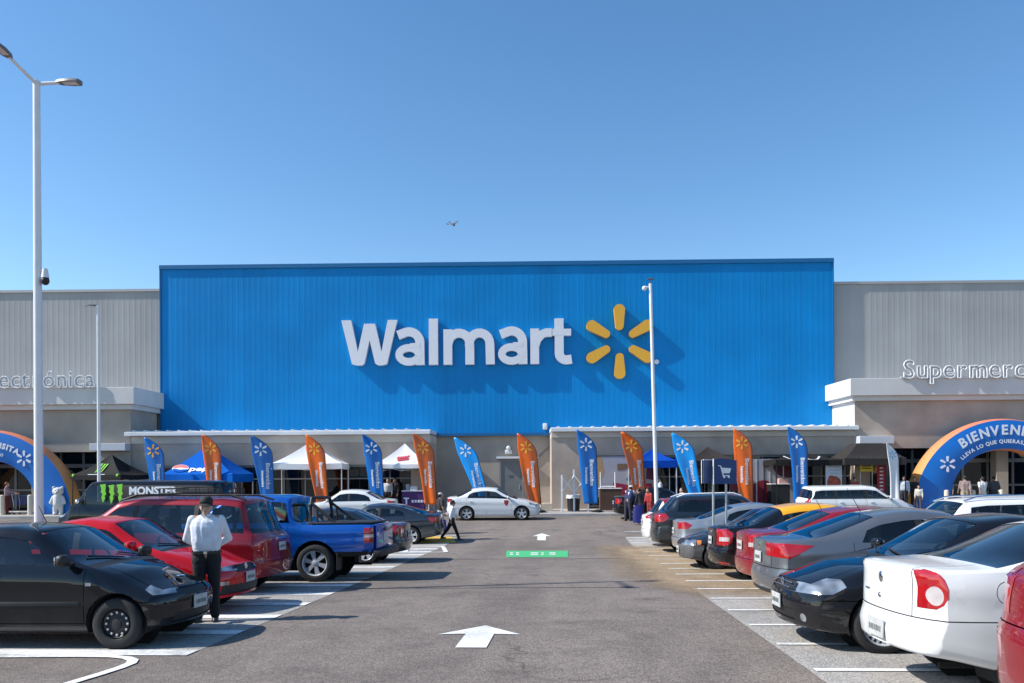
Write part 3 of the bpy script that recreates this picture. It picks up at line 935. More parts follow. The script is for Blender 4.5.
XL, XR = -4.05, 2.32       # edges of the driving lane
def build_ground():
    A = asphalt_mat('asphalt', (.180, .156, .139), (.222, .190, .164))
    Cc = asphalt_mat('bay_concrete', (.35, .34, .325), (.37, .35, .32))
    D = asphalt_mat('dusty_asphalt', (.36, .27, .17), (.40, .305, .20))
    mw = marking_mat('road_paint_white', (.78, .78, .76), .8); mw2 = marking_mat('arrow_paint', (.76, .75, .72), .5)
    # one sheet to the horizon, finer near the camera
    xs = [-500, -200, -90]+[-48+2*k for k in range(49)]+[90, 200, 500]
    ys = [-200, -60, -20]+[-8+1.0*k for k in range(58)]+[70, 120, 300, 800]
    mb = MB(); mb.grid(lambda i, j: on_ground(xs[i], ys[j]), len(xs), len(ys))
    tag(mb.build('ground', A, None, 3.0), kind='structure')
    # parking bays of pale concrete
    g = gp(162, 654.6)
    tag(ground_sheet('parking_bays', [(-17.5, g.y), (XL, g.y), (XL, 30.5), (-17.5, 30.5)], .004, Cc), kind='structure')
    o = ground_sheet('parking_bays', [(XR, -3), (17.5, -3), (17.5, 29.5), (XR, 29.5)], .004, Cc); tag(o, kind='structure')
    # sandy dust drift along the right bays
    y0, y1 = gp(700, 600).y, gp(600, 545).y
    mb = MB(); n = 40
    fade = []
    def ed(i, j):
        t = i/(n-1); y = y0+(y1-y0)*t
        left = XR-.05-1.5*math.sin(PI*min(1, t*1.3)/1.3*.9)-.25*math.sin(9*t)
        x = left+(XR+2.6-left)*j/11
        return on_ground(x, y, .008)
    mb.grid(ed, n, 12)
    o = mb.build('dust', D, None, 3.0, fix=False); tag(o, kind='structure')
    # the drift thins out towards its edges
    at = o.data.attributes.new('thick', 'FLOAT', 'POINT')
    for i in range(n):
        for j in range(12):
            t = i/(n-1); at.data[i*12+j].value = min(1, t*6, (1-t)*4, j/4.0)
    nt = D.node_tree; an = nt.nodes.new('ShaderNodeAttribute'); an.attribute_name = 'thick'
    tc = nt.nodes.new('ShaderNodeTexCoord'); ns = nt.nodes.new('ShaderNodeTexNoise'); ns.inputs['Scale'].default_value = 1.6; ns.inputs['Detail'].default_value = 7; ns.inputs['Roughness'].default_value = .7
    nt.links.new(tc.outputs['Object'], ns.inputs['Vector'])
    ad = nt.nodes.new('ShaderNodeMath'); ad.operation = 'ADD'; nt.links.new(an.outputs['Fac'], ad.inputs[0]); nt.links.new(ns.outputs['Fac'], ad.inputs[1])
    mr = nt.nodes.new('ShaderNodeMapRange'); mr.inputs[1].default_value = .50; mr.inputs[2].default_value = 1.25; mr.inputs[3].default_value = 0; mr.inputs[4].default_value = .92
    nt.links.new(ad.outputs[0], mr.inputs[0])
    nt.links.new(mr.outputs[0], nt.nodes['Principled BSDF'].inputs['Alpha'])
    # bay lines
    mb = MB()
    PITCH = 1.29
    y = g.y+.07
    while y < 30.2:
        stripe(mb, -9.2, y, XL+.0, y, .30, .010); y += PITCH
    y = 1.1
    while y < 29.3:
        stripe(mb, XR+.05, y, 7.6, y, .11, .013); y += PITCH
    tag(mb.build('bay_lines', mw, None, 3.0), kind='structure')
    # painted loop bottom left
    mb = MB()
    pts = [gp(*p) for p in ((-60, 658), (20, 657.2), (80, 656.8), (112, 657.2), (127, 658.6), (133, 661), (131, 664), (120, 668.5), (98, 675.5), (70, 684), (30, 697))]
    n = len(pts)
    def ln(i, j):
        a = pts[max(0, i-1)]; b = pts[min(n-1, i+1)]; d = (b-a); d.z = 0; d.normalize(); nn = V((-d.y, d.x, 0))*.055*(1 if j else -1)
        p = pts[i]+nn; return on_ground(p.x, p.y, .012)
    mb.grid(ln, n, 2)
    tag(mb.build('island_line', mw, None, 3.0), kind='structure')
    # lane arrows
    def arrow(pc, tip, hw, sw, hl):
        d = (tip-pc); d.z = 0; Ln = d.length; d.normalize(); q = V((d.y, -d.x, 0))
        P = lambda a, b: on_ground((pc+d*b+q*a).x, (pc+d*b+q*a).y, .009)
        mb = MB()
        mb.sheet([P(-sw, 0), P(sw, 0), P(sw, Ln-hl), P(-sw, Ln-hl)]); mb.sheet([P(-hw, Ln-hl-.03), P(-sw, Ln-hl), P(sw, Ln-hl), P(hw, Ln-hl-.03), P(0, Ln)])
        tag(mb.build('lane_arrow', mw2), kind='structure')
    arrow(gp(470.7, 648.2), gp(485.5, 626), .50, .175, .62)
    arrow(gp(541.5, 540.5), gp(541.8, 533.5), .36, .16, .9)
    # small worn arrow scrap beside the near arrow
    # green floor sign
    a, b = gp(506, 557.5), gp(568, 557.5); c, d = gp(568, 551), gp(506.5, 551)
    o = ground_sheet('green_floor_sign', [(a.x, a.y), (b.x, b.y), (c.x, c.y), (d.x, d.y)], .009, marking_mat('green_paint', (.06, .46, .17), .35))
    tag(o, 'green painted rectangle with white writing across the lane', 'floor sign')
    mb = MB()
    for k, (u0, u1) in enumerate(((.06, .11), (.16, .21), (.40, .52), (.57, .61), (.70, .80))):
        for (v0, v1) in ((.32, .44), (.56, .68)):
            q = []
            for (u, v) in ((u0, v0), (u1, v0), (u1, v1), (u0, v1)):
                p = a.lerp(b, u).lerp(d.lerp(c, u), v); q.append(on_ground(p.x, p.y, .013))
            mb.sheet(q)
    mb.build('lettering', mw2, o)
    # yellow painted island and the parking symbol beside it
    my = marking_mat('yellow_paint', (.70, .42, .05), .35)
    a, b, c, d = gp(418, 544), gp(456, 543), gp(452, 537), gp(420, 537)
    tag(ground_sheet('yellow_paint', [(a.x, a.y), (b.x, b.y), (c.x, c.y), (d.x, d.y)], .014, my), kind='structure')
    a, b, c, d = gp(405, 553), gp(446, 552.4), gp(443, 547), gp(408, 547)
    mb = MB()
    q = [a, b, c, d]
    for k in range(4): stripe(mb, q[k].x, q[k].y, q[(k+1) % 4].x, q[(k+1) % 4].y, .14, .014+.002*k)
    p, r_ = gp(416, 550), gp(432, 550); stripe(mb, p.x, p.y, r_.x, r_.y, .25, .024)
    tag(mb.build('painted_symbol', mw, None, 3.0), kind='structure')
    # short far lines on the right
    mb = MB()
    for (px0, px1, py) in ((624, 644, 532), (627, 648, 538), (631, 652, 543)):
        p, r_ = gp(px0, py), gp(px1, py); stripe(mb, p.x, p.y, r_.x, r_.y, .14, .016)
    tag(mb.build('far_lines', mw, None, 3.0), kind='structure')
    # dark strip painted for the left lamp post's shadow, then an expansion joint
    mb = MB(); tarm = mat('tar_seam', (.03, .03, .03), .9)
    for (p, q) in (((330, 588.8), (640, 587.4)),):
        p, q = gp(*p), gp(*q); stripe(mb, p.x, p.y, q.x, q.y, .035, .006)
    stripe(mb, -4.0, gp(500, 559).y, 2.2, gp(500, 559).y-.1, .05, .006)
    tag(mb.build('tar_seam', tarm, None, 3.0), kind='structure')
BLUEC = (.001, .215, .55)
def build_sidewalk():
    m = mat('sidewalk_concrete', (.42, .385, .34), .9, noise=.12, nscale=.8, bump=.15, bscale=30)
    mk = mat('kerb_concrete', (.36, .35, .33), .9, noise=.2, nscale=1.5, bump=.2, bscale=30)
    u0, u1 = -60, 60
    mb = MB()
    vs = [-5.65, -5.0, -4, -3, -2, -1, 0.6]
    mb.grid(lambda i, j: V((u0+(u1-u0)*i/60, vs[j], swz(vs[j]))), 61, len(vs))
    o = bbuild(mb, 'sidewalk', m, smooth=3.0, kind='structure')
    mb = MB(); mb.prism([(-5.8, -1.0), (-5.65, -1.0), (-5.65, swz(-5.65)+.003), (-5.76, swz(-5.8)+.003), (-5.80, swz(-5.8)-.04)], u0, u1, lambda a, b, c: V((c, a, b)))
    bbuild(mb, 'kerb', mk, kind='structure')
# ------------------------------------------------------------------ the store
def ribbed_mat(name, col, rough=.45, stain=.12):
    if name in MATS: return MATS[name]
    m = mat(name, col, rough, noise=stain, nscale=.35, bump=.03, bscale=3)
    # sheet to sheet differences in tone: each sheet is about 1.2 m wide
    nt = m.node_tree; b = nt.nodes['Principled BSDF']; N = nt.nodes.new
    tc = N('ShaderNodeTexCoord'); sp = N('ShaderNodeSeparateXYZ'); nt.links.new(tc.outputs['Object'], sp.inputs[0])
    dv = N('ShaderNodeMath'); dv.operation = 'MULTIPLY'; dv.inputs[1].default_value = 1/1.26; nt.links.new(sp.outputs['X'], dv.inputs[0])
    fl = N('ShaderNodeMath'); fl.operation = 'FLOOR'; nt.links.new(dv.outputs[0], fl.inputs[0])
    wn = N('ShaderNodeTexWhiteNoise'); wn.noise_dimensions = '1D'; nt.links.new(fl.outputs[0], wn.inputs['W'])
    mr = N('ShaderNodeMapRange'); mr.inputs[3].default_value = .96; mr.inputs[4].default_value = 1.03; nt.links.new(wn.outputs['Value'], mr.inputs[0])
    b.inputs['Specular IOR Level'].default_value = .2
    ms = N('ShaderNodeMapping'); ms.inputs['Scale'].default_value = (2.2, 1, .06); nt.links.new(tc.outputs['Object'], ms.inputs['Vector'])
    sn = N('ShaderNodeTexNoise'); sn.inputs['Scale'].default_value = 1.0; sn.inputs['Detail'].default_value = 6; nt.links.new(ms.outputs[0], sn.inputs['Vector'])
    sm = N('ShaderNodeMapRange'); sm.inputs[1].default_value = .3; sm.inputs[2].default_value = .7; sm.inputs[3].default_value = .97; sm.inputs[4].default_value = 1.03; nt.links.new(sn.outputs['Fac'], sm.inputs[0])
    pm = N('ShaderNodeMath'); pm.operation = 'MULTIPLY'; nt.links.new(mr.outputs[0], pm.inputs[0]); nt.links.new(sm.outputs[0], pm.inputs[1])
    old = b.inputs['Base Color'].links[0].from_socket
    mx = N('ShaderNodeMix'); mx.data_type = 'RGBA'; mx.blend_type = 'MULTIPLY'; mx.inputs[0].default_value = 1
    nt.links.new(old, mx.inputs[6]); nt.links.new(pm.outputs[0], mx.inputs[7]); nt.links.new(mx.outputs[2], b.inputs['Base Color'])
    return m

def rib_panel(mb, u0, u1, v, z0, z1, pitch=.315, depth=.003):
    "corrugated sheet: trapezoid ribs running up the wall"
    pr = []
    u = u0
    while u < u1-pitch*.5:
        pr += [(u, 0), (u+pitch*.58, 0), (u+pitch*.68, -depth), (u+pitch*.90, -depth)]; u += pitch
    pr.append((u1, 0))
    pr = [p for p in pr if p[0] <= u1]
    mb.grid(lambda i, j: V((pr[i][0], v+pr[i][1], (z0, z1)[j])), len(pr), 2)

def spark(mb, c, r, fr, d0=0.0, d1=.05, inner=.32, w0=.11, w1=.155, k=6, rot=PI/2):
    "six rounded petals round an empty centre; fr(a,b,c)"
    for i in range(k):
        a = rot+2*PI*i/k
        ca, sa = math.cos(a), math.sin(a)
        P = []
        for t in range(7):      # outer end
            b = -PI/2+PI*t/6; P.append((r*(1-w1)+r*w1*math.cos(b), r*w1*math.sin(b)))
        for t in range(7):
            b = PI/2+PI*t/6; P.append((r*(inner+w0)+r*w0*math.cos(b), r*w0*math.sin(b)))
        Q = [(c[0]+p*ca-q*sa, c[1]+p*sa+q*ca) for p, q in P]
        mb.prism(Q, d0, d1, fr)

def stroke_poly(mb, pts, w, d0, d1, fr, capext=0.0):
    pts = [V(p) for p in pts]; n = len(pts)
    Lf, Rt = [], []
    for i, p in enumerate(pts):
        a = pts[max(0, i-1)]; b = pts[min(n-1, i+1)]
        d = (b-a).normalized(); nn = V((-d.y, d.x))*w/2
        Lf.append(p+nn); Rt.append(p-nn)
    for i in range(n-1):
        pass
    vs = [fr(q.x, q.y, d) for d in (d0, d1) for q in Lf]+[fr(q.x, q.y, d) for d in (d0, d1) for q in Rt]
    fs = []
    for i in range(n-1):
        fs += [(i, i+1, 2*n+i+1, 2*n+i), (n+i, 3*n+i, 3*n+i+1, n+i+1), (i, n+i, n+i+1, i+1), (2*n+i, 2*n+i+1, 3*n+i+1, 3*n+i)]
    fs += [(0, 2*n, 3*n, n), (n-1, 2*n-1, 4*n-1, 3*n-1)]
    mb._new(vs, fs)
def arc(cx, cy, rx, ry, a0, a1, n=10):
    return [(cx+rx*math.cos(math.radians(a0+(a1-a0)*k/n)), cy+ry*math.sin(math.radians(a0+(a1-a0)*k/n))) for k in range(n+1)]

def glyph(ch):
    "rounded bold sans letters, cap height 1: list of (kind, data, width)"
    w = .195
    if ch == 'W': return [('p', [(0, 1), (.215, 1), (.36, .30), (.50, .92), (.74, .92), (.88, .30), (1.02, 1), (1.23, 1), (1.0, .03), (.90, 0), (.80, .0), (.74, .04), (.62, .56), (.50, .04), (.44, 0), (.33, 0), (.23, .03)], 0)], 1.20
    if ch == 'a': return [('s', [(.07, .66)]+arc(.31, .50, .24, .235, 105, 0, 9)+[(.555, .22), (.558, .0)], w), ('s', arc(.31, .225, .215, .155, -20, 340, 22), .165), ('s', [(.34, .43), (.56, .44)], .10)], .70
    if ch == 'l': return [('p', [(0, 0), (.20, 0), (.20, 1.02), (0, 1.02)], 0)], .30
    if ch == 'm': return [('p', [(0, 0), (.19, 0), (.19, .78), (0, .78)], 0), ('s', [(.10, .46)]+arc(.34, .46, .235, .235, 165, 0, 10)+[(.575, .0)], w), ('s', [(.565, .40)]+arc(.79, .46, .225, .235, 165, 0, 10)+[(1.025, 0)], w)], 1.18
    if ch == 'r': return [('p', [(0, 0), (.19, 0), (.19, .78), (0, .78)], 0), ('s', [(.10, .40), (.15, .54), (.24, .65), (.34, .69), (.47, .69)], .185)], .48
    if ch == 't': return [('s', [(.15, 1.0), (.15, .30)]+arc(.30, .24, .15, .155, 180, 280, 6)+[(.42, .10)], w), ('p', [(.0, .62), (.41, .62), (.41, .77), (0, .77)], 0)], .45

def box_uv(mb, u0, u1, v0, v1, z0, z1, bev=0.0):
    mb.box(((u0+u1)/2, (v0+v1)/2, (z0+z1)/2), (abs(u1-u0), abs(v1-v0), abs(z1-z0)), None, bev)

def bparent(o, root):
    "parent a mesh authored in facade coordinates under a root empty that sits in the facade frame at the origin"
    o.parent = root

M_blue = None
def build_store():
    m_blue = ribbed_mat('blue_cladding', BLUEC, .42, .10)
    m_grey = ribbed_mat('grey_cladding', (.36, .362, .358), .5, .08)
    m_stucco = mat('grey_stucco', (.38, .335, .285), .9, noise=.13, nscale=.9, bump=.25, bscale=25)
    m_stucco2 = mat('brown_grey_stucco', (.42, .345, .285), .9, noise=.18, nscale=.8, bump=.25, bscale=25)
    m_white = mat('white_stucco', (.62, .61, .59), .85, noise=.07, nscale=.7, bump=.12, bscale=20)
    m_flash = mat('white_flashing', (.70, .71, .72), .4, noise=.06, nscale=1.5)
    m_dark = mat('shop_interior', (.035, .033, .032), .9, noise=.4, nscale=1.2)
    m_floor = mat('shop_floor', (.25, .24, .22), .4)
    m_alu = mat('aluminium_frame', (.20, .20, .20), .45, .4)
    m_navy = mat('blue_trim', tuple(c*.55 for c in BLUEC), .45)
    uL, zTL = bu(160.5, 265.3, -.34); uR, zTR = bu(832.5, 258.4, -.34); zT = (zTL+zTR)/2
    zB = bu(495, 435, 0)[1]
    root = bempty('store_building', 0, 0, 0, 'large store with a tall blue ribbed front between two grey wings', 'store')
    def add(mb, name, m, parent=None, smooth=None):
        return mb.build(name, m, parent or root, smooth)
    # blue wall
    mb = MB(); rib_panel(mb, uL, uR, -.30, zB, zT-.22); fr = add(mb, 'blue_wall', m_blue)
    mb = MB(); box_uv(mb, uL-.06, uR+.06, -.40, .6, zT-.22, zT); box_uv(mb, uL-.06, uL, -.372, .55, zB, zT-.22); box_uv(mb, uR, uR+.06, -.372, .55, zB, zT-.22)
    add(mb, 'blue_coping', m_navy)
    mb = MB(); box_uv(mb, uL, uR, .62, .9, 0, zT-.05); box_uv(mb, uL, uR, .5, 20, zT-1.0, zT-.8); add(mb, 'roof', m_grey)
    # grey wings
    zg = bu(900, 282, 0)[1]; zgl = bu(60, 290.5, 0)[1]; zg = (zg+zgl)/2
    for s, (a, b) in ((0, (uL-46, uL-.065)), (1, (uR+.065, uR+46))):
        mb = MB(); rib_panel(mb, a, b, -.05, 2.5, zg-.12, .315, .0035); add(mb, 'grey_wall', m_grey)
        mb = MB(); box_uv(mb, a, b, -.14, .5, zg-.12, zg+.02); add(mb, 'coping', mat('zinc_coping', (.40, .40, .40), .5, .3))
    # letters
    fr = lambda a, b, c: V((a, c, b))
    ul, zl = bu(341.5, 365.5, -.62); ur, zt2 = bu(571.5, 319.5, -.62)
    capz = bu(360, 320, -.75)[1]-bu(360, 365.3, -.75)[1]
    txt = 'Walmart'
    adv = [glyph(c)[1] for c in txt]
    kern = [-.03, .05, .02, .0, .02, .0, 0]
    tot = sum(adv)+sum(kern)-.03
    sx = (ur-ul)/tot; sg_roots = empty('wall_lettering', (0, 0, 0), None, 'big white letters spelling Walmart on the blue wall', 'sign')
    sg_roots.matrix_world = BMAT
    m_let = mat('white_acrylic', (.74, .74, .78), .35, noise=.03); m_ret = mat('letter_return', (.50, .52, .60), .5)
    x = ul
    slope = (bu(571, 362.3, -.75)[1]-zl)/(ur-ul)*0
    for k, c in enumerate(txt):
        g, a = glyph(c)
        mb = MB()
        for q, (kind, P, w) in enumerate(g):
            pts = [(x+p[0]*sx, zl+p[1]*capz) for p in P]
            if kind == 'p': mb.prism(pts, -.34-.004*q, -.62-.004*q, fr)
            else: stroke_poly(mb, pts, w*(sx+capz)/2, -.34-.004*q, -.62-.004*q, fr)
        mb.build('letter', m_let, sg_roots)
        x += (a+kern[k])*sx
    # spark
    uc, zc = bu(620, 341, -.75)
    rad = bu(620, 303.5, -.75)[1]-zc
    sp = empty('spark_sign', (0, 0, 0), None, 'yellow six petal spark emblem on the blue wall beside the lettering', 'sign'); sp.matrix_world = BMAT
    m_yel = mat('yellow_acrylic', (.80, .40, .03), .35, noise=.04)
    for i in range(6):
        mb = MB(); a0 = PI/2+2*PI*i/6
        P = []
        for t in range(9):
            b = -PI/2+PI*t/8; P.append((rad*.86+rad*.14*math.cos(b), rad*.15*math.sin(b)))
        for t in range(9):
            b = PI/2+PI*t/8; P.append((rad*.40+rad*.09*math.cos(b), rad*.105*math.sin(b)))
        mb.prism([(uc+p*math.cos(a0)-q*math.sin(a0), zc+p*math.sin(a0)+q*math.cos(a0)) for p, q in P], -.345, -.62, fr)
        mb.build('petal', m_yel, sp)
    ud, zd = bu(657, 361.5, -.6); mb = MB(); mb.lathe([(.13, -.42), (.13, -.5), (.0, -.5)], 14, 'Y', (ud, 0, zd)); mb.build('registered_mark', m_let, sp)
    # recessed grey wall between the canopies, with the door
    CV = -3.15                      # canopy front plane
    u0 = bu(441, 470, -.2)[0]; 
    mb = MB(); box_uv(mb, uL-2, uR+2, -.10, .45, -1.2, zB-.003); add(mb, 'lower_wall', m_stucco)
    mb = MB(); box_uv(mb, bu(436, 436, -.4)[0], bu(552, 433, -.4)[0], -.40, -.10, zB-.06, zB+.10); add(mb, 'wall_flashing', m_navy)
    # canopies / protruding storefront bays
    for side in (0, 1):
        if side == 0:
            a = bu(128, 440, CV)[0]; b = bu(430, 440, CV)[0]; zt = bu(280, 429.5, CV)[1]; zf = bu(280, 435.3, CV)[1]; zbm = bu(280, 443, CV)[1]; zw = bu(280, 465, CV)[1]
        else:
            a = bu(551.5, 440, CV)[0]; b = bu(856, 440, CV)[0]; zt = bu(700, 425.5, CV)[1]; zf = bu(700, 431, CV)[1]; zbm = bu(700, 436.8, CV)[1]; zw = bu(700, 455, CV)[1]
        can = add(MB().box(((a+b)/2, (CV-.10)/2-.05, (zt+zf)/2+.0), (b-a+.06, -CV-.1+.2, (zt-zf)*.62)), 'canopy_roof', m_flash)
        mb = MB(); box_uv(mb, a-.04, b+.04, CV-.32, CV-.14, zf, zf+.20, .02); add(mb, 'fascia', m_flash, can)
        # sheet ribs on the canopy top
        mb = MB(); n = int((b-a)/.6)
        for k in range(n): box_uv(mb, a+.3+.6*k, a+.42+.6*k, CV-.15, -.32, zt-.09, zt+.0)
        add(mb, 'roof_sheet_ribs', m_flash, can)
        mb = MB(); box_uv(mb, a, b, CV-.06, -.12, zbm, zf-.002); add(mb, 'beam', mat('beam_stucco', (.52, .46, .395), .9, noise=.14, nscale=.8, bump=.2, bscale=25))
        mb = MB(); box_uv(mb, a, b, CV, CV+.35, zw, zbm-.002)
        piers = []
        if side == 0: piers = [(a, a+1.5), (bu(411, 480, CV)[0], b)]
        else: piers = [(a, bu(589, 480, CV)[0]), (b-.25, b)]
        for p0, p1 in piers: box_uv(mb, p0, p1, CV, CV+.35, -1.2, zw)
        box_uv(mb, a, a+.25, CV+.35, -.1, -1.2, zbm-.002); box_uv(mb, b-.25, b, CV+.35, -.1, -1.2, zbm-.002)
        add(mb, 'bay_wall', m_stucco2)
        # shop window
        ga, gb = piers[0][1], piers[1][0]
        zs = -.2
        fm = MB(); n = 12 if side == 0 else 9
        for k in range(n+1):
            u = ga+(gb-ga)*k/n; box_uv(fm, u-.025, u+.025, CV+.12, CV+.2, zs, zw)
        box_uv(fm, ga, gb, CV+.115, CV+.205, zw-.12, zw-.001); box_uv(fm, ga, gb, CV+.115, CV+.205, zs+1.55, zs+1.62); box_uv(fm, ga, gb, CV+.113, CV+.207, zs, zs+.12)
        w = add(fm, 'window', m_alu)
        add(MB().box(((ga+gb)/2, CV+.16, (zs+zw)/2), (gb-ga, .012, zw-zs-.02)), 'pane', M_store, w)
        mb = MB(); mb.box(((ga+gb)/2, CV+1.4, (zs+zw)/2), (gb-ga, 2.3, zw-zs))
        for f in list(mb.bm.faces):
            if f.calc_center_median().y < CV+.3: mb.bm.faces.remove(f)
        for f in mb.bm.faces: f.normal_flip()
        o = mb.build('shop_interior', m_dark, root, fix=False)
        mb = MB(); box_uv(mb, ga, gb, CV+.3, CV+2.5, zs+.001, zs+.01); add(mb, 'shop_floor', m_floor)
    # pale pilasters and counters seen inside the left shop window
    # door in the recessed wall
    ud0, zdt = bu(501, 461, -.1); ud1, _ = bu(521.5, 461, -.1)
    d = MB(); box_uv(d, ud0, ud1, -.16, -.105, -.2, zdt); dr = add(d, 'service_door', mat('door_grey', (.16, .175, .185), .5, noise=.08, nscale=2))
    f = MB(); box_uv(f, ud0-.1, ud0, -.20, -.102, -.2, zdt+.1); box_uv(f, ud1, ud1+.1, -.20, -.102, -.2, zdt+.1); box_uv(f, ud0, ud1, -.20, -.102, zdt, zdt+.1); add(f, 'frame', mat('frame_grey', (.22, .23, .24), .5), dr)
    f = MB(); box_uv(f, ud0-.25, ud1+.2, -.42, -.10, zdt+.13, zdt+.25); add(f, 'canopy', m_flash, dr)
    h = MB(); h.box((ud1-.12, -.19, .85), (.04, .06, .25)); add(h, 'handle', M_galv, dr)
    sgn = MB(); box_uv(sgn, (ud0+ud1)/2-.13, (ud0+ud1)/2+.13, -.166, -.158, 1.35, 1.5); add(sgn, 'door_plate', mat('door_plate', (.08, .09, .1), .5), dr)
    # light and box over the door, conduit
    uq, zq = bu(509, 452, -.1)
    lm = MB(); box_uv(lm, uq-.22, uq+.18, -.28, -.105, zq-.1, zq+.12, .02); lm.ball((uq-.02, -.30, zq+.22), .13, 12); lm.build('wall_light', m_flash, root, .8)
    uq, zq = bu(545, 428, -.3); lm = MB(); box_uv(lm, uq-.12, uq+.12, -.55, -.30, zq-.1, zq+.25, .03); lm.build('floodlight', m_flash, root, .8)
    pb = MB(); uq = bu(528, 480, -.1)[0]; pb.tube((uq, -.14, -.2), (uq, -.14, 1.9), .03); pb.tube((uq, -.14, 1.9), (bu(551, 440, -.1)[0], -.14, 3.2), .03); pb.build('conduit', m_alu, root, .8)
    # portals: protruding entrances with white cornices
    PV = -3.25
    for side in (0, 1):
        if side == 0:
            e = bu(130.5, 420, PV)[0]; far = e-15.5; sgn = 1
            zc0 = bu(60, 409.5, PV-.3)[1]; zc1 = bu(60, 404.5, PV-.45)[1]; zc2 = bu(60, 387.3, PV-.55)[1]; zop = bu(70, 452, PV)[1]
            oa, ob = bu(95, 470, PV)[0]-9.8, bu(97, 470, PV)[0]
        else:
            e = bu(855, 420, PV)[0]; far = e+15.5; sgn = -1
            zc0 = bu(930, 400, PV-.3)[1]; zc1 = bu(930, 395, PV-.45)[1]; zc2 = bu(930, 377.5, PV-.55)[1]; zop = bu(930, 448, PV)[1]
            oa, ob = bu(870, 470, PV)[0], bu(870, 470, PV)[0]+10.5
        lo, hi = min(e, far), max(e, far)
        mb = MB()
        box_uv(mb, lo, hi, PV, PV+.4, zop, zc0)
        box_uv(mb, lo, oa, PV, PV+.4, -1.2, zop); box_uv(mb, ob, hi, PV, PV+.4, -1.2, zop)
        ee = (e-.4, e) if side == 0 else (e, e+.4)
        box_uv(mb, ee[0], ee[1], PV+.4, -.31 if True else 0, -1.2, zc0)
        ef = (far, far+.4) if side == 0 else (far-.4, far)
        box_uv(mb, ef[0], ef[1], PV+.4, -.11, -1.2, zc0)
        pw = mb.build('portal_wall', m_stucco if side == 0 else m_stucco2, root)
        if side == 1:
            mb = MB(); box_uv(mb, e-.02, e-.003, PV, -.31, -.2, zc0); mb.build('portal_return', m_white, root)  # white skin puts the sunlit look of this side face into its colour
        # cornice: two white steps
        c1 = MB(); box_uv(c1, lo-.22, hi+.22, PV-.22, -.055, zc0, zc1); c1.build('cornice_step', m_white, root)
        c2 = MB(); box_uv(c2, lo-.40, hi+.40, PV-.42, -.052, zc1+.003, zc2, .02); c2.build('cornice', m_white, root)
        # entrance interior
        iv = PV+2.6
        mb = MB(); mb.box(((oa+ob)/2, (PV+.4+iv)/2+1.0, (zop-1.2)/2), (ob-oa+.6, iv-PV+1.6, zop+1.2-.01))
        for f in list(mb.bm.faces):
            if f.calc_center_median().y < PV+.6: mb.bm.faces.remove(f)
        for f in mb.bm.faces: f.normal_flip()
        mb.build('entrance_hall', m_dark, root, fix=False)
        # glass doors
        fm = MB(); gv = PV+.9
        n = 8
        for k in range(n+1):
            u = oa+(ob-oa)*k/n; box_uv(fm, u-.06, u+.06, gv, gv+.1, -.2, zop)
        box_uv(fm, oa, ob, gv-.005, gv+.105, 2.05, 2.25); box_uv(fm, oa, ob, gv-.005, gv+.105, .80, .90)
        dd = fm.build('entrance_doors', m_alu, root)
        MB().box(((oa+ob)/2, gv+.05, (zop-.2)/2), (ob-oa, .012, zop)).build('pane', M_store, dd)
        # pale piers inside the porch
        for t in (.34, .66):
            pm = MB(); box_uv(pm, oa+(ob-oa)*t-.3, oa+(ob-oa)*t+.3, PV+.25, PV+.8, -.3, zop)
            pm.build('porch_pier', mat('beige_plaster', (.42, .36, .29), .9, noise=.1, nscale=2), root)
        # pale lintel box beside the bay
        if side == 0: x0, zz0 = bu(93, 451, PV-.2); x1, zz1 = bu(128.5, 443.5, PV-.2)
        else: x0, zz0 = bu(857, 444, PV-.2); x1, zz1 = bu(891, 436, PV-.2)
        lb = MB(); box_uv(lb, x0, x1, PV-.55, PV-.002, zz0, zz1, .015); lb.build('lintel_box', mat('lintel_white', (.55, .56, .6), .5), root)
        # dark recess under the lintel
        fr = lambda a, b, c: V((a, c, b))
    # wing sign letters standing on the cornices
    for txt, px0, py0, px1, py1, lab in (('Electrónica', None, 387, 97, 371, 'white hollow letters spelling Electrónica above the left entrance'), ('Supermercado', 903, 378.3, None, 361, 'white hollow letters spelling Supermercado above the right entrance')):
        sv = PV-.52
        if px0: us, zs_ = bu(px0, py0, sv); ztp = bu(px0, py1, sv)[1]
        else: us, zs_ = bu(px1, py0, sv); ztp = bu(px1, py1, sv)[1]
        capz = ztp-zs_
        size = capz/.70
        r_ = empty('entrance_lettering', (0, 0, 0), None, lab, 'sign'); r_.matrix_world = BMAT
        xx = 0.0; items = []
        for ch in txt:
            me = text_mesh(ch, size, .045, .022, 'LEFT', 3)
            if len(me.vertices) == 0: continue
            w = max(v.co.x for v in me.vertices)-min(0, min(v.co.x for v in me.vertices))
            items.append((ch, xx, me)); xx += w+size*.07
        off = us if px0 else us-xx
        zc2_ = zs_+.02
        for ch, x_, me in items:
            # hollow letter: bright rim tubes on a grey face
            o = link_mesh('letter', me.copy(), m_letter_face(), r_)
            o.matrix_local = Matrix.Translation((off+x_, sv, zc2_)) @ UP
            rim = outline_tubes(me, .032)
            if rim:
                q = link_mesh('letter_rim', rim, m_let_rim(), o)
        mb = MB(); a, b = off-.1, off+xx+.1
        box_uv(mb, a, b, sv+.04, sv+.11, zc2_+.02, zc2_+.07)
        mb.build('mounting_rail', m_flash, r_)
    return dict(zT=zT, uL=uL, uR=uR, CV=CV, PV=PV)

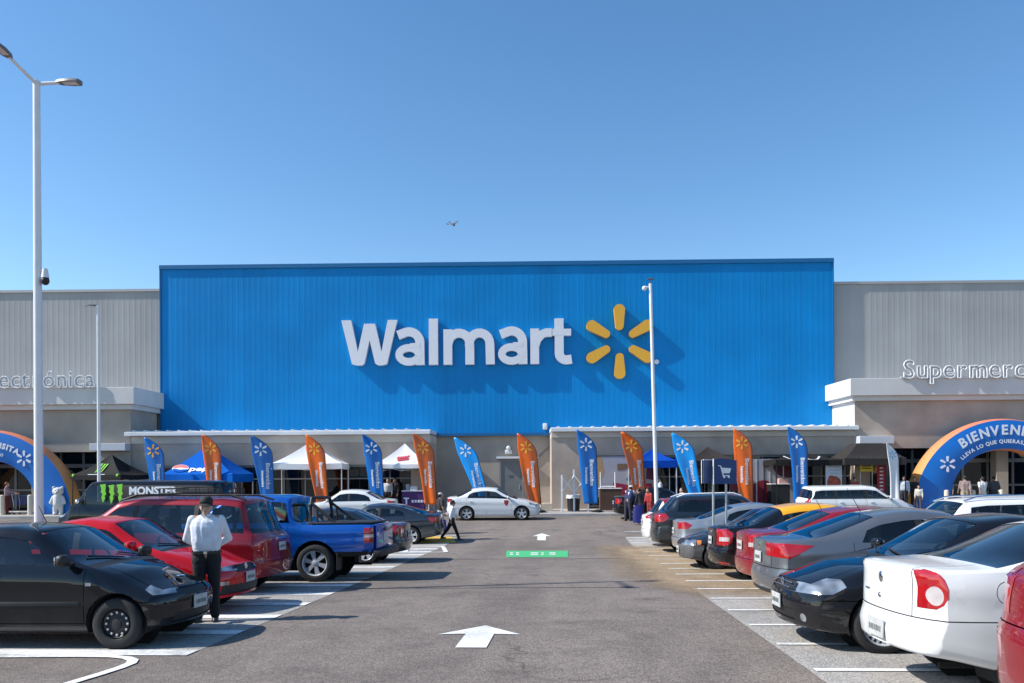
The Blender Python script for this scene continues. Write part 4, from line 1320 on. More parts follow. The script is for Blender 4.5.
def m_letter_face(): return mat('letter_face_grey', (.42, .42, .42), .5)
def m_let_rim(): return mat('letter_rim_white', (.82, .82, .82), .4)
def outline_tubes(me, r):
    "bright edging that follows the front outline of a letter"
    zmax = max(v.co.z for v in me.vertices)
    from collections import defaultdict
    cnt = defaultdict(int)
    for p in me.polygons:
        if all(me.vertices[i].co.z > zmax-1e-4 for i in p.vertices):
            for k in p.edge_keys: cnt[k] += 1
    mb = MB(); n = 0
    for (a, b), c in cnt.items():
        if c == 1:
            p, q = me.vertices[a].co, me.vertices[b].co
            if (p-q).length > 1e-4:
                d = (q-p).normalized()*r*.3
                mb.tube(p-d, q+d, r, r, 6); n += 1
    if not n: return None
    return mb.mesh('rim')
# ------------------------------------------------------------------ people
def cap(mb, p0, p1, r0, r1, n=10):
    p0, p1 = V(p0), V(p1)
    mb.tube(p0, p1, r0, r1, n); mb.ball(p0, r0, n); mb.ball(p1, r1, n)

def skin_tone(t): return mat('skin_%d' % t, [(.36, .19, .12), (.42, .24, .16), (.50, .31, .22)][t], .55, noise=.08, nscale=12)

_pc = {}
def person(loc, heading, label, height=1.68, pose='stand', shirt=(.7, .7, .72), trousers=(.02, .02, .022), hair=(.012, .01, .009), cap_c=None, tone=1, vest=None, fine=False, skirt=None, sleeves=True, lean=0.0, group=None, seed=0, hood=None, bag=None, arms=None, hair_long=False):
    """a figure facing local +y.  Lengths for 1.70 m, then scaled"""
    k = height/1.70
    vox = .011 if fine else .021
    rr = random.Random(seed)
    # joints
    up = lambda z, f=0.0: V((0, f, z))
    def lx(z): return math.sin(lean)*max(0, z-.93)
    def P(x, y, z):
        if z > .93:
            d = z-.93; return V((x, y+d*math.sin(lean), .93+d*math.cos(lean)))
        return V((x, y, z))
    st = {'stand': (0, 0), 'back': (.0, .0), 'walk': (.34, -.38), 'walk2': (-.25, .30), 'reach': (.05, -.05)}[pose]
    J = {}
    for s, sw in ((1, st[0]), (-1, st[1])):
        hip = V((.088*s, 0, .90)); kb = max(0, -sw)*.7
        knee = hip+V((.012*s, math.sin(sw)*.42, -math.cos(sw)*.42))
        a2 = sw-kb
        ank = knee+V((.006*s, math.sin(a2)*.41, -math.cos(a2)*.41))
        J[s] = (hip, knee, ank)
    low = min(J[1][2].z, J[-1][2].z)-.075
    A = {}
    for s in (1, -1):
        sh = P(.185*s, -.01, 1.405)
        if arms: a, b, o = arms[0 if s > 0 else 1]
        elif pose == 'back': a, b, o = -.42, .55, .22
        elif pose in ('walk', 'walk2'): a, b, o = (-.35*(1 if pose == 'walk' else -1)*s), .35, .10
        elif pose == 'reach': a, b, o = 1.0, .5, .15
        else: a, b, o = .05, .25, .12
        a += lean*.3
        el = sh+V((math.sin(o)*.29*s, math.sin(a)*.29*math.cos(o), -math.cos(a)*.29*math.cos(o)))
        if pose == 'back' and not arms:
            wr = P(.05*s, -.19, .99)
            el = P(.275*s, -.13, 1.13)
        else:
            wr = el+V((0, math.sin(a+b)*.255, -math.cos(a+b)*.255))
        A[s] = (sh, el, wr)
    # --- body ------------------------------------------------------------
    mb = MB()
    hc = P(0, .02, 1.585)
    mb.ball(hc+V((0, -.012, .02)), .1, 16, (.78, .98, 1.02)); mb.ball(hc+V((0, .018, -.045)), .078, 14, (.82, .95, 1.0)); mb.ball(hc+V((0, .055, -.088)), .035, 10)
    mb.ball(hc+V((0, .098, -.022)), .019, 10, (.8, 1.1, 1.2)); mb.ball(hc+V((0, .088, .008)), .014, 8, (.8, 1, 2))
    for s in (1, -1):
        mb.ball(hc+V((.078*s, -.008, -.015)), .026, 8, (.45, .8, 1.2)); mb.ball(hc+V((.036*s, .066, .026)), .024, 8, (1.2, .7, .5)); mb.ball(hc+V((.042*s, .055, -.035)), .03, 8)
    mb.ball(hc+V((0, .083, -.068)), .02, 8, (1.3, .7, .45))
    cap(mb, P(0, -.005, 1.40), hc+V((0, -.015, -.06)), .06, .054)
    for s in (1, -1):
        cap(mb, P(.075*s, 0, 1.30), P(.06*s, 0, 1.0), .10, .10); cap(mb, P(.02*s, -.01, 1.40), A[s][0], .062, .058)
        h, kn, an = J[s]
        cap(mb, h, kn, .078, .054); cap(mb, kn, an, .052, .036); cap(mb, an+V((0, -.02, -.03)), an+V((.01*s, .12, -.05)), .036, .028)
        sh, el, wr = A[s]
        cap(mb, sh, el, .048, .038); cap(mb, el, wr, .038, .026); cap(mb, wr, wr+(wr-el).normalized()*.05, .026, .03)
    mb.ball(P(0, 0, .93), .13, 12, (1.1, .8, .8))
    me = eval_mods(mb, [('REMESH', dict(mode='VOXEL', voxel_size=vox)), ('SMOOTH', dict(iterations=3, factor=.5))])
    # hands with separate fingers
    hb = MB(); hb.add_mesh(me); bpy.data.meshes.remove(me)
    for s in (1, -1):
        sh, el, wr = A[s]
        d = (wr-el).normalized()
        if pose == 'back' and not arms: d = V((-.85*s, -.1, -.35)).normalized()
        side = d.cross(V((s, 0, 0)))
        if side.length < .2: side = d.cross(V((0, 0, 1)))
        side.normalize(); nrm = side.cross(d).normalized()      # side: towards the thumb
        cap(hb, wr+d*.01, wr+d*.07, .024, .027, 8); cap(hb, wr+d*.02+side*.018, wr+d*.075+side*.025, .017, .015, 8); cap(hb, wr+d*.02-side*.016, wr+d*.07-side*.024, .017, .014, 8)
        for q, (off, ln) in enumerate(((.030, .066), (.010, .076), (-.011, .070), (-.030, .054))):
            b = wr+d*.085+side*off; m1 = b+(d*.85+nrm*.35*s).normalized()*ln*.55; t = m1+(d*.45+nrm*.8*s).normalized()*ln*.5
            cap(hb, b, m1, .0095, .0085, 6); cap(hb, m1, t, .0085, .0072, 6)
        b = wr+d*.03+side*.034; m1 = b+(d*.55+side*.75).normalized()*.036; t = m1+(d*.9+side*.2+nrm*.2*s).normalized()*.032
        cap(hb, b, m1, .0125, .0105, 6); cap(hb, m1, t, .0105, .0085, 6)
    root = hb.build('person', skin_tone(tone), None, 3.0, fix=False)
    tag(root, label, 'person', group)
    # --- clothes -----------------------------------------------------------
    def cloth(mbx, name, col, rough=.85, it=4):
        m_ = eval_mods(mbx, [('REMESH', dict(mode='VOXEL', voxel_size=vox*1.0)), ('SMOOTH', dict(iterations=it, factor=.5))])
        o = link_mesh(name, m_, mat('cloth_%.3f_%.3f_%.3f' % col, col, rough, noise=.10, nscale=7, bump=.6, bscale=9), root, 3.0)
        return o
    sb = MB(); fat = 1.20 if fine else 1.10
    for s in (1, -1):
        cap(sb, P(.07*s, .005, 1.31), P(.065*s, .012, 1.12), .118*fat, .112*fat); cap(sb, P(.065*s, .012, 1.12), P(.062*s, .0, 1.03), .112*fat, .106*fat)
        cap(sb, P(.03*s, -.012, 1.405), A[s][0]+V((-.014*s, 0, -.022)), .076, .062)
        sh, el, wr = A[s]
        if sleeves: cap(sb, sh, el, .062, .054); cap(sb, el, el.lerp(wr, .88), .056, .040)
        else: cap(sb, sh, sh.lerp(el, .72), .069, .062)
    cap(sb, P(0, -.01, 1.40), P(0, .0, 1.455), .078, .062); cap(sb, P(0, .02, 1.30), P(0, .02, 1.06), .120*fat, .108*fat)
    cloth(sb, 'shirt', shirt)
    tb = MB()
    legc = skirt if skirt else trousers
    for s in (1, -1):
        h, kn, an = J[s]
        cap(tb, P(.058*s, 0, .965), h+V((0, 0, -.06)), .116, .112); cap(tb, h+V((0, 0, -.06)), kn, .106, .076); cap(tb, kn, an+V((0, -.005, .02)), .076, .064)
    cloth(tb, 'trousers', legc)
    if vest:
        vb = MB()
        for s in (1, -1): cap(vb, P(.07*s, .005, 1.33), P(.066*s, .008, 1.02), .130, .126); cap(vb, P(.05*s, -.012, 1.40), P(.13*s, -.01, 1.40), .088, .078)
        cloth(vb, 'vest', vest)
    for s in (1, -1):
        an = J[s][2]
        f = MB(); cap(f, an+V((0, -.035, -.04)), an+V((.012*s, .135, -.052)), .046, .036); f.ball(an+V((.006*s, .06, -.042)), .05, 10, (.9, 1.4, .8))
        f.build('shoe', mat('black_shoe', (.012, .012, .013), .35), root, 3.0, fix=False)
    # hair or cap
    hb2 = MB()
    hb2.ball(hc+V((0, -.026, .030)), .106, 16, (.82, .98, 1.0))
    if hair_long: cap(hb2, hc+V((0, -.06, 0)), hc+V((0, -.085, -.20)), .075, .05)
    for v in hb2.bm.verts:
        q = v.co-hc
        if q.y > .02 and q.z < .06: v.co.y -= (q.y-.02)*1.2
    hb2.build('hair', mat('hair_%.3f' % hair[0], hair, .6, noise=.3, nscale=40), root, 3.0, fix=False)
    if cap_c:
        cb = MB(); cc = hc+V((0, -.014, .048))
        cb.lathe([(.102, -.012), (.104, .02), (.094, .062), (.062, .088), (.02, .096), (0, .097)], 20, 'Z', cc)
        for v in cb.bm.verts: v.co.x = hc.x+(v.co.x-hc.x)*.86
        n = 9
        cb.grid(lambda i, j: cc+V((math.sin(-1.15+2.3*i/(n-1))*(.086+.006*j), .03+math.cos(-1.15+2.3*i/(n-1))*(.065+.028*j), -.004-.010*j-.012*abs(-1+2*i/(n-1))**2)), n, 4)
        co_ = cb.build('cap', mat('cap_%.3f' % cap_c[0], cap_c, .8, noise=.1), root, 3.0)
    if fine:
        eb = MB()
        for s in (1, -1): eb.ball(hc+V((.033*s, .083, .008)), .011, 8, (1.2, .6, .6))
        eb.build('eyes', mat('eye_dark', (.02, .015, .012), .3), root, 3.0, fix=False)
        mbm = MB(); mbm.ball(hc+V((0, .098, -.066)), .02, 8, (1.15, .35, .22)); mbm.build('mouth', mat('lips', (.22, .08, .06), .5), root, 3.0, fix=False)
        bb = MB()
        for s in (1, -1): bb.ball(hc+V((.034*s, .088, .034)), .02, 8, (1.1, .4, .25))
        bb.build('eyebrows', mat('hair_%.3f' % hair[0], hair, .6), root, 3.0, fix=False)
        # collar, placket with buttons, belt
        col = MB()
        for s in (1, -1): col.prism([(0, 0), (.052, .012), (.058, -.012), (.016, -.05)], -.004, .006, lambda a, b, c, s=s: P(.006*s+a*s, .066+.012*(1-a/.05)+c, 1.475+b))
        col.build('collar', mat('cloth_%.3f_%.3f_%.3f' % shirt, shirt, .85), root)
        bl = MB(); n = 28
        bl.grid(lambda i, j: P(.196*math.cos(2*PI*i/n), .006+.146*math.sin(2*PI*i/n), .938+.038*j), n, 2, True)
        bl.build('belt', mat('black_belt', (.01, .01, .01), .4), root, 3.0)
        bu_ = MB(); bu_.box(P(0, .156, .957), (.05, .014, .036), None, .004); bu_.build('buckle', M_chr, root)
    root.matrix_world = Matrix.Translation(loc) @ Matrix.Rotation(heading, 4, 'Z') @ Matrix.Scale(k, 4) @ Matrix.Translation((0, 0, -low))
    return root

def carrier_bag(loc, label, col, size=(.34, .16, .42)):
    mb = MB()
    n = 14
    mb.grid(lambda i, j: V((size[0]/2*math.cos(2*PI*i/n)*(1-.25*(j/5)**2), size[1]/2*math.sin(2*PI*i/n)*(1-.5*(j/5)), size[2]*j/5)), n, 6, True)
    mb.sheet([V((size[0]/2*math.cos(2*PI*i/n), size[1]/2*math.sin(2*PI*i/n), 0)) for i in range(n)])
    for y in (-.03, .03): mb.path([(-.07, y, size[2]*.98), (-.05, y, size[2]*1.2), (.05, y, size[2]*1.2), (.07, y, size[2]*.98)], .008, 6)
    o = mb.build('carrier_bag', mat('bag_%.2f' % col[2], col, .5, noise=.1, bump=.5, bscale=8), None, 1.0)
    o.location = loc
    return tag(o, label, 'bag')
# ------------------------------------------------------------------ flags, tents, arches, lamps, signs
M_fb = mat('flag_blue', (.002, .125, .44), .30, noise=.06, nscale=3)
M_flb = mat('flag_light_blue', (.006, .28, .74), .30, noise=.06, nscale=3)
M_fo = mat('flag_orange', (.66, .115, .012), .30, noise=.06, nscale=3)
M_fw = mat('flag_white', (.7, .7, .72), .45)
M_print = mat('white_print', (.70, .72, .76), .5); M_printy = mat('amber_print', (.78, .38, .04), .5)

def feather_flag(px, ytop, v, W, lean, m, label, emblem=M_print, wave=0.0, text=None, ybot=None, group='feather flags along the pavement'):
    "px: pixel of the pole foot; a tall feather banner on a bent pole"
    u, _ = bu(px, 505, v); z0 = swz(v)
    H = bu(px, ytop, v)[1]-z0
    root = bempty('feather_flag', u, v, z0, label, 'flag', group, Matrix.Rotation(R_.uniform(-.12, .12), 4, 'Z'))
    zb = .42
    Rt = lambda t: -lean*t-W*.93*max(0, (t-.70)/.30)**2.1
    Lt = lambda t: -lean*t-W*(.62+.38*min(1, t*1.25))-(.04*math.sin(5*t+wave))
    zz = lambda t: zb+(H-zb)*t
    dep = lambda s, t: (.06+.03*math.sin(wave*3))*math.sin(3.2*s+(4+math.sin(wave*5))*t+wave)*(1-.3*t)+.05*math.sin(8*s+(1.5+math.cos(wave))*t+wave*2)*(1-t)**.8
    def sheet(s, t, off=0.0):
        a, b = Lt(t), Rt(t)
        a = min(a, b-.01)
        return V((a+(b-a)*s, dep(s, t)+off, zz(t)-.02*(1-s)*t))
    mb = MB(); mb.grid(lambda i, j: sheet(i/10, j/30), 11, 31)
    me = eval_mods(mb, [('SOLIDIFY', dict(thickness=.012, offset=0))])
    banner = link_mesh('banner', me, m, root, 3.0)
    pb = MB(); pts = [(0.012, 0, -.02), (0.012, 0, zb)]+[(Rt(k/20)+.012, dep(1, k/20), zz(k/20)) for k in range(1, 20)]+[(Rt(1)-.02, dep(1, 1), zz(1))]
    pb.path(pts, [.018]*2+[.017-.010*k/21 for k in range(20)], 8); pb.build('pole', M_blk, root, 1.0)
    bs = MB(); bs.box((0, 0, .03), (.62, .06, .04), None, .01); bs.box((0, 0, .032), (.06, .62, .04), None, .01); bs.ball((0, 0, .07), .16, 12, (1.4, 1, .4)); bs.build('base', M_blk, root, .8)
    # printing that follows the cloth
    def onto(mbx, off):
        for vt in mbx.bm.verts:
            t = (vt.co.z-zb)/(H-zb); a, b = min(Lt(t), Rt(t)-.01), Rt(t); s = (vt.co.x-a)/(b-a)
            vt.co.y = dep(max(0, min(1, s)), t)-off+vt.co.y
    tc = .80; xc = (Lt(tc)+Rt(tc))/2; zc = zz(tc)
    sb = MB(); spark(sb, (xc, zc), W*.34, lambda a, b, c: V((a, c, b)), 0, .008, inner=.30, k=(8 if emblem is M_print and m is M_flb else 6) if False else 6)
    onto(sb, .018); sb.build('emblem', emblem, root)
    if text:
        for q, (tx, size, dx, t0) in enumerate(text):
            me = text_mesh(tx, size, .003, .006, 'CENTER', 2)
            tb = MB(); tz = zz(t0); xc = (Lt(t0)+Rt(t0))/2+dx
            tb.add_mesh(me, Matrix.Translation((xc, 0, tz)) @ Matrix.Rotation(-PI/2+lean*.22, 4, 'Y').inverted() @ UP)
            onto(tb, .016); tb.build('lettering', emblem if emblem is not M_printy else M_print, root)
    return root

def canopy_tent(px, ypk, yeave, yval, v, w, d, m, label, rot=0.0, legs=M_w, sag=.12, valm=None, yfoot=None, name='canopy_tent', flat=0.0):
    u, _ = bu(px, 480, v); z0 = swz(v)
    zp = bu(px, ypk, v)[1]-z0; ze = bu(px, yeave, v)[1]-z0; zv = bu(px, yval, v)[1]-z0
    root = bempty(name, u, v, z0, label, 'tent', None, Matrix.Rotation(rot, 4, 'Z'))
    hx, hy = w/2, d/2
    fl = flat
    for q, (ax, ay, bx, by) in enumerate(((-hx, -hy, hx, -hy), (hx, -hy, hx, hy), (hx, hy, -hx, hy), (-hx, hy, -hx, -hy))):
        mb = MB(); n = 9
        def f(i, j):
            s, t = i/(n-1), j/(n-1)
            x = (ax+(bx-ax)*s); y = (ay+(by-ay)*s)
            ed = 4*s*(1-s)
            k = t*(1-fl)
            z = ze+(zp-ze)*(t**1.12)-sag*math.sin(PI*t)*(.35+.65*ed)-sag*.25*ed*(1-t)
            return V((x*(1-k), y*(1-k), z))
        mb.grid(f, n, n)
        mb.build('roof_panel', m, root, 3.0)
        mb = MB()
        mb.grid(lambda i, j: f(i, 0)+V((0, 0, (zv-ze)*j))+V((ax+bx, ay+by, 0)).normalized()*.012*j, n, 2)
        mb.build('valance', valm or m, root, 3.0)
    if fl:
        MB().sheet([(-hx*fl, -hy*fl, zp), (hx*fl, -hy*fl, zp), (hx*fl, hy*fl, zp), (-hx*fl, hy*fl, zp)]).build('roof_top', m, root)
    for sx in (-1, 1):
        for sy in (-1, 1):
            mb = MB(); mb.box((sx*(hx-.04), sy*(hy-.04), (ze-.02)/2), (.045, .045, ze), None, .006); mb.box((sx*(hx-.04), sy*(hy-.04), .008), (.12, .12, .012)); mb.build('leg', legs, root)
    fb = MB()
    for sy in (-1, 1):
        a = V((-hx+.05, sy*(hy-.05), ze-.35)); b = V((hx-.05, sy*(hy-.05), ze-.05))
        fb.tube(a, (0, sy*(hy-.05), ze-.05), .012, None, 6); fb.tube((0, sy*(hy-.05), ze-.35), b, .012, None, 6); fb.tube((-hx+.05, sy*(hy-.05), ze-.05), (0, sy*(hy-.05), ze-.35), .012, None, 6)
    fb.tube((0, 0, ze-.1), (0, 0, zp-.03), .015)
    fb.build('truss', legs, root)
    return root, (hx, hy, ze, zp, zv, sag)

def on_roof(root, g, fn, m, name='print', side=0):
    "print placed on the front roof panel: fn(mb) draws in (x, height-along-panel) space, then it is bent onto the panel"
    hx, hy, ze, zp, zv, sag = g
    mb = MB(); fn(mb)
    for vt in mb.bm.verts:
        x, t, off = vt.co.x, vt.co.z, vt.co.y
        s = .5+x/(2*hx*(1-t)) if t < .99 else .5
        s = max(0, min(1, s)); ed = 4*s*(1-s)
        z = ze+(zp-ze)*(t**1.12)-sag*math.sin(PI*t)*(.35+.65*ed)-sag*.25*ed*(1-t)
        p = V((x, -hy*(1-t)-.03+off, z+.022))
        if side: p = V((-p.y, p.x, p.z))
        vt.co = p
    return mb.build(name, m, root)

def claw_mark(mb, cx, cz, w, h):
    "three ragged green slashes joined at the top like a letter M"
    fr = lambda a, b, c: V((a, c, b))
    for k, (x, top, bot) in enumerate(((-.36, 1.0, .02), (0, .96, -.06), (.36, 1.0, .05))):
        x0 = cx+x*w
        P = [(x0-.13*w, cz+h*(top-.5)), (x0+.12*w, cz+h*(top-.46)), (x0+.10*w, cz+h*.12), (x0+.15*w, cz+h*.02), (x0+.07*w, cz-h*.12), (x0+.10*w, cz-h*.25), (x0+.0*w, cz+h*(bot-.5)), (x0-.06*w, cz-h*.2), (x0-.02*w, cz-h*.02), (x0-.09*w, cz+h*.1), (x0-.06*w, cz+h*.26)]
        mb.prism(P, -.004*k, -.006-.004*k, fr)

def inflatable_arch(px, ytop, v, R, tube, label, txt, txt2, half_text):
    u, zt = bu(px, ytop, v); z0 = swz(v); Ht = zt-z0
    root = bempty('inflatable_arch', u, v, z0, label, 'inflatable arch', 'inflatable arches at the entrances')
    a_o = R; b_o = Ht; depth = .95
    def ell(t, off): # t 0..pi, off inward distance
        x = math.cos(t); z = math.sin(t)
        wd = tube*(1.28-.28*z)                         # thicker feet
        return V(((a_o-wd*off)*x, 0, (b_o-tube*off)*z if z > 0 else 0)), wd
    n = 48
    sec = []
    # cross section (off, y): rounded rectangle puffed outward
    for k in range(9): sec.append((k/8, -depth/2-.10*math.sin(PI*k/8)))
    for k in range(1, 8): sec.append((1+.05*math.sin(PI*k/8), -depth/2+depth*k/8))
    for k in range(9): sec.append((1-k/8, depth/2+.10*math.sin(PI*k/8)))
    for k in range(1, 8): sec.append((-.06*math.sin(PI*k/8), depth/2-depth*k/8))
    m_blue2 = mat('arch_blue', (.002, .14, .50), .42, noise=.05, nscale=2, bump=.25, bscale=1.6)
    m_or = bpy.data.materials.get('arch_band')
    if m_or is None:
        m_or = bpy.data.materials.new('arch_band'); m_or.use_nodes = True
        nt = m_or.node_tree; b = nt.nodes['Principled BSDF']; tc = nt.nodes.new('ShaderNodeTexCoord'); sp = nt.nodes.new('ShaderNodeSeparateXYZ'); cr = nt.nodes.new('ShaderNodeValToRGB'); mr = nt.nodes.new('ShaderNodeMapRange')
        nt.links.new(tc.outputs['Object'], sp.inputs[0]); mr.inputs[1].default_value = 0; mr.inputs[2].default_value = 4.2
        nt.links.new(sp.outputs['Z'], mr.inputs[0]); nt.links.new(mr.outputs[0], cr.inputs[0]); nt.links.new(cr.outputs[0], b.inputs['Base Color'])
        cr.color_ramp.elements[0].color = (.80, .42, .10, 1); cr.color_ramp.elements[1].color = (.72, .22, .12, 1); b.inputs['Roughness'].default_value = .45
    rings = []
    for i in range(n+1):
        t = PI*i/n
        row = []
        for off, y in sec:
            p, wd = ell(t, off); row.append(V((p.x, y, max(0, p.z))))
        rings.append(row)
    ns = len(sec)
    blue, band = MB(), MB()
    def strip(mb, k0, k1):
        mb.grid(lambda i, j: rings[i][(k0+j) % ns], n+1, k1-k0+1)
    strip(blue, 0, 8); strip(blue, 16, 24); strip(band, 8, 16); strip(band, 24, 32)
    blue.build('front_skin', m_blue2, root, 3.0); band.build('edge_band', m_or, root, 3.0)
    # printed words that follow the curve
    def curved(word, size, off, t_mid, m, bold):
        ms = [(c, text_mesh(c, size, .004, bold, 'LEFT', 3)) for c in word]
        ws = [(max((v_.co.x for v_ in me.vertices), default=size*.28)) + size*.09 for c, me in ms]
        tot = sum(ws)
        ar = (a_o+b_o)/2-tube*off
        t = t_mid+tot/ar/2
        for (c, me), w in zip(ms, ws):
            tm = t-w/ar/2
            if len(me.vertices):
                p, wd = ell(tm, off)
                ps, _ = ell(tm+.01, off); pe, _ = ell(tm-.01, off)
                d = (pe-ps).normalized(); up_ = V((-d.z, 0, d.x))
                L = MB()
                for _ in (0,):
                    M = Matrix(((d.x, up_.x, 0, p.x-d.x*w/2), (0, 0, -1, -depth/2-.118), (d.z, up_.z, 0, p.z-d.z*w/2), (0, 0, 0, 1)))
                    L.add_mesh(me, M)
                L.build('letter', m, root)
            t -= w/ar
    wm = mat('arch_print', (.78, .80, .85), .5)
    curved(txt, *half_text[0], wm, .02)
    curved(txt2, *half_text[1], wm, .006)
    for ts in half_text[2]:
        p, wd = ell(ts, .52)
        sb = MB(); spark(sb, (p.x, p.z), .40, lambda a, b, c: V((a, c, b)), -depth/2-.125, -depth/2-.105, inner=.30)
        sb.build('emblem', wm, root)
    return root

def street_lamp(px, ytop, Z, label, arms, r=.075, lean=0.0, camera_y=None, base=True, hs=1.0):
    top = pt(px, ytop, Z); x, y = top.x, top.y
    z0 = gz(x, y); h = top.z-z0
    root = empty('street_lamp', (x, y, z0), Matrix.Rotation(lean, 4, 'Y'), label, 'lamp post', 'lamp posts in the car park')
    mb = MB(); mb.lathe([(r*1.12, .0), (r*1.1, 1.2), (r*.85, h-.1), (r*.85, h)], 18); mb.build('pole', M_w, root, .7)
    mb = MB(); mb.lathe([(.30, -.1), (.30, .55), (.28, .58), (0, .58)], 20); mb.build('concrete_base', mat('base_concrete', (.36, .35, .33), .9, noise=.15), root, .7)
    mb = MB(); mb.lathe([(.16, .58), (.16, .62), (.09, .64), (.085, .9)], 16); mb.build('base_plate', M_w, root, .7)
    for (dx, dy, ln, rise) in arms:
        d = V((dx, dy, 0)).normalized()
        a = V((0, 0, h-.06)); b = a+d*ln+V((0, 0, rise))
        m = MB(); m.tube(a, b, .032, .028); arm = m.build('arm', M_w, root, .7)
        q = V((-d.y, d.x, 0))
        hd = MB(); c = b+d*.26*hs
        def F(p, w_, hh): return c+d*p*hs+q*w_*hs+V((0, 0, hh*hs))
        prof = [(-.34, .06), (-.22, .12), (.10, .17), (.30, .15), (.36, .06)]
        vs = []
        for p, w_ in prof: vs += [F(p, -w_, -.02), F(p, -w_*.9, .05), F(p, w_*.9, .05), F(p, w_, -.02)]
        fs = []
        for i in range(len(prof)-1):
            for k in range(4): fs.append((i*4+k, i*4+(k+1) % 4, (i+1)*4+(k+1) % 4, (i+1)*4+k))
        fs += [(3, 2, 1, 0), tuple(range(len(vs)-4, len(vs)))]
        hd._new(vs, fs); lh = hd.build('lamp_head', mat('lamp_grey', (.16, .16, .17), .45, .3), root, .5)
        gl = MB(); gl.sheet([F(-.15, -.09, -.024), F(.25, -.11, -.024), F(.25, .11, -.024), F(-.15, .09, -.024)]); gl.build('led_panel', M_white_lens, lh)
    if camera_y:
        zc = pt(px, camera_y, Z).z-z0
        m = MB(); m.tube((0, 0, zc+.22), (.15, -.02, zc+.22), .025); m.tube((.15, -.02, zc+.24), (.15, -.02, zc+.08), .04, .065); b = m.build('camera_mount', M_w, root, .7)
        m = MB(); m.ball((.15, -.02, zc+.03), .07, 14, (1, 1, 1.1)); m.build('camera_dome', M_blk, b, 1.5)
    return root

def bollard(u, v, label, m=M_w):
    mb = MB(); mb.lathe([(.11, -.02), (.11, .92), (.10, .97), (.06, 1.0), (0, 1.01)], 18); mb.lathe([(.16, -.01), (.16, .02), (.11, .025)], 18)
    o = mb.build('bollard', mat('bollard_cream', (.62, .56, .44), .6, noise=.08), None, .7)
    o.matrix_world = Matrix.Translation(bw(u, v, swz(v)))
    return tag(o, label, 'bollard', 'bollards before the entrances')

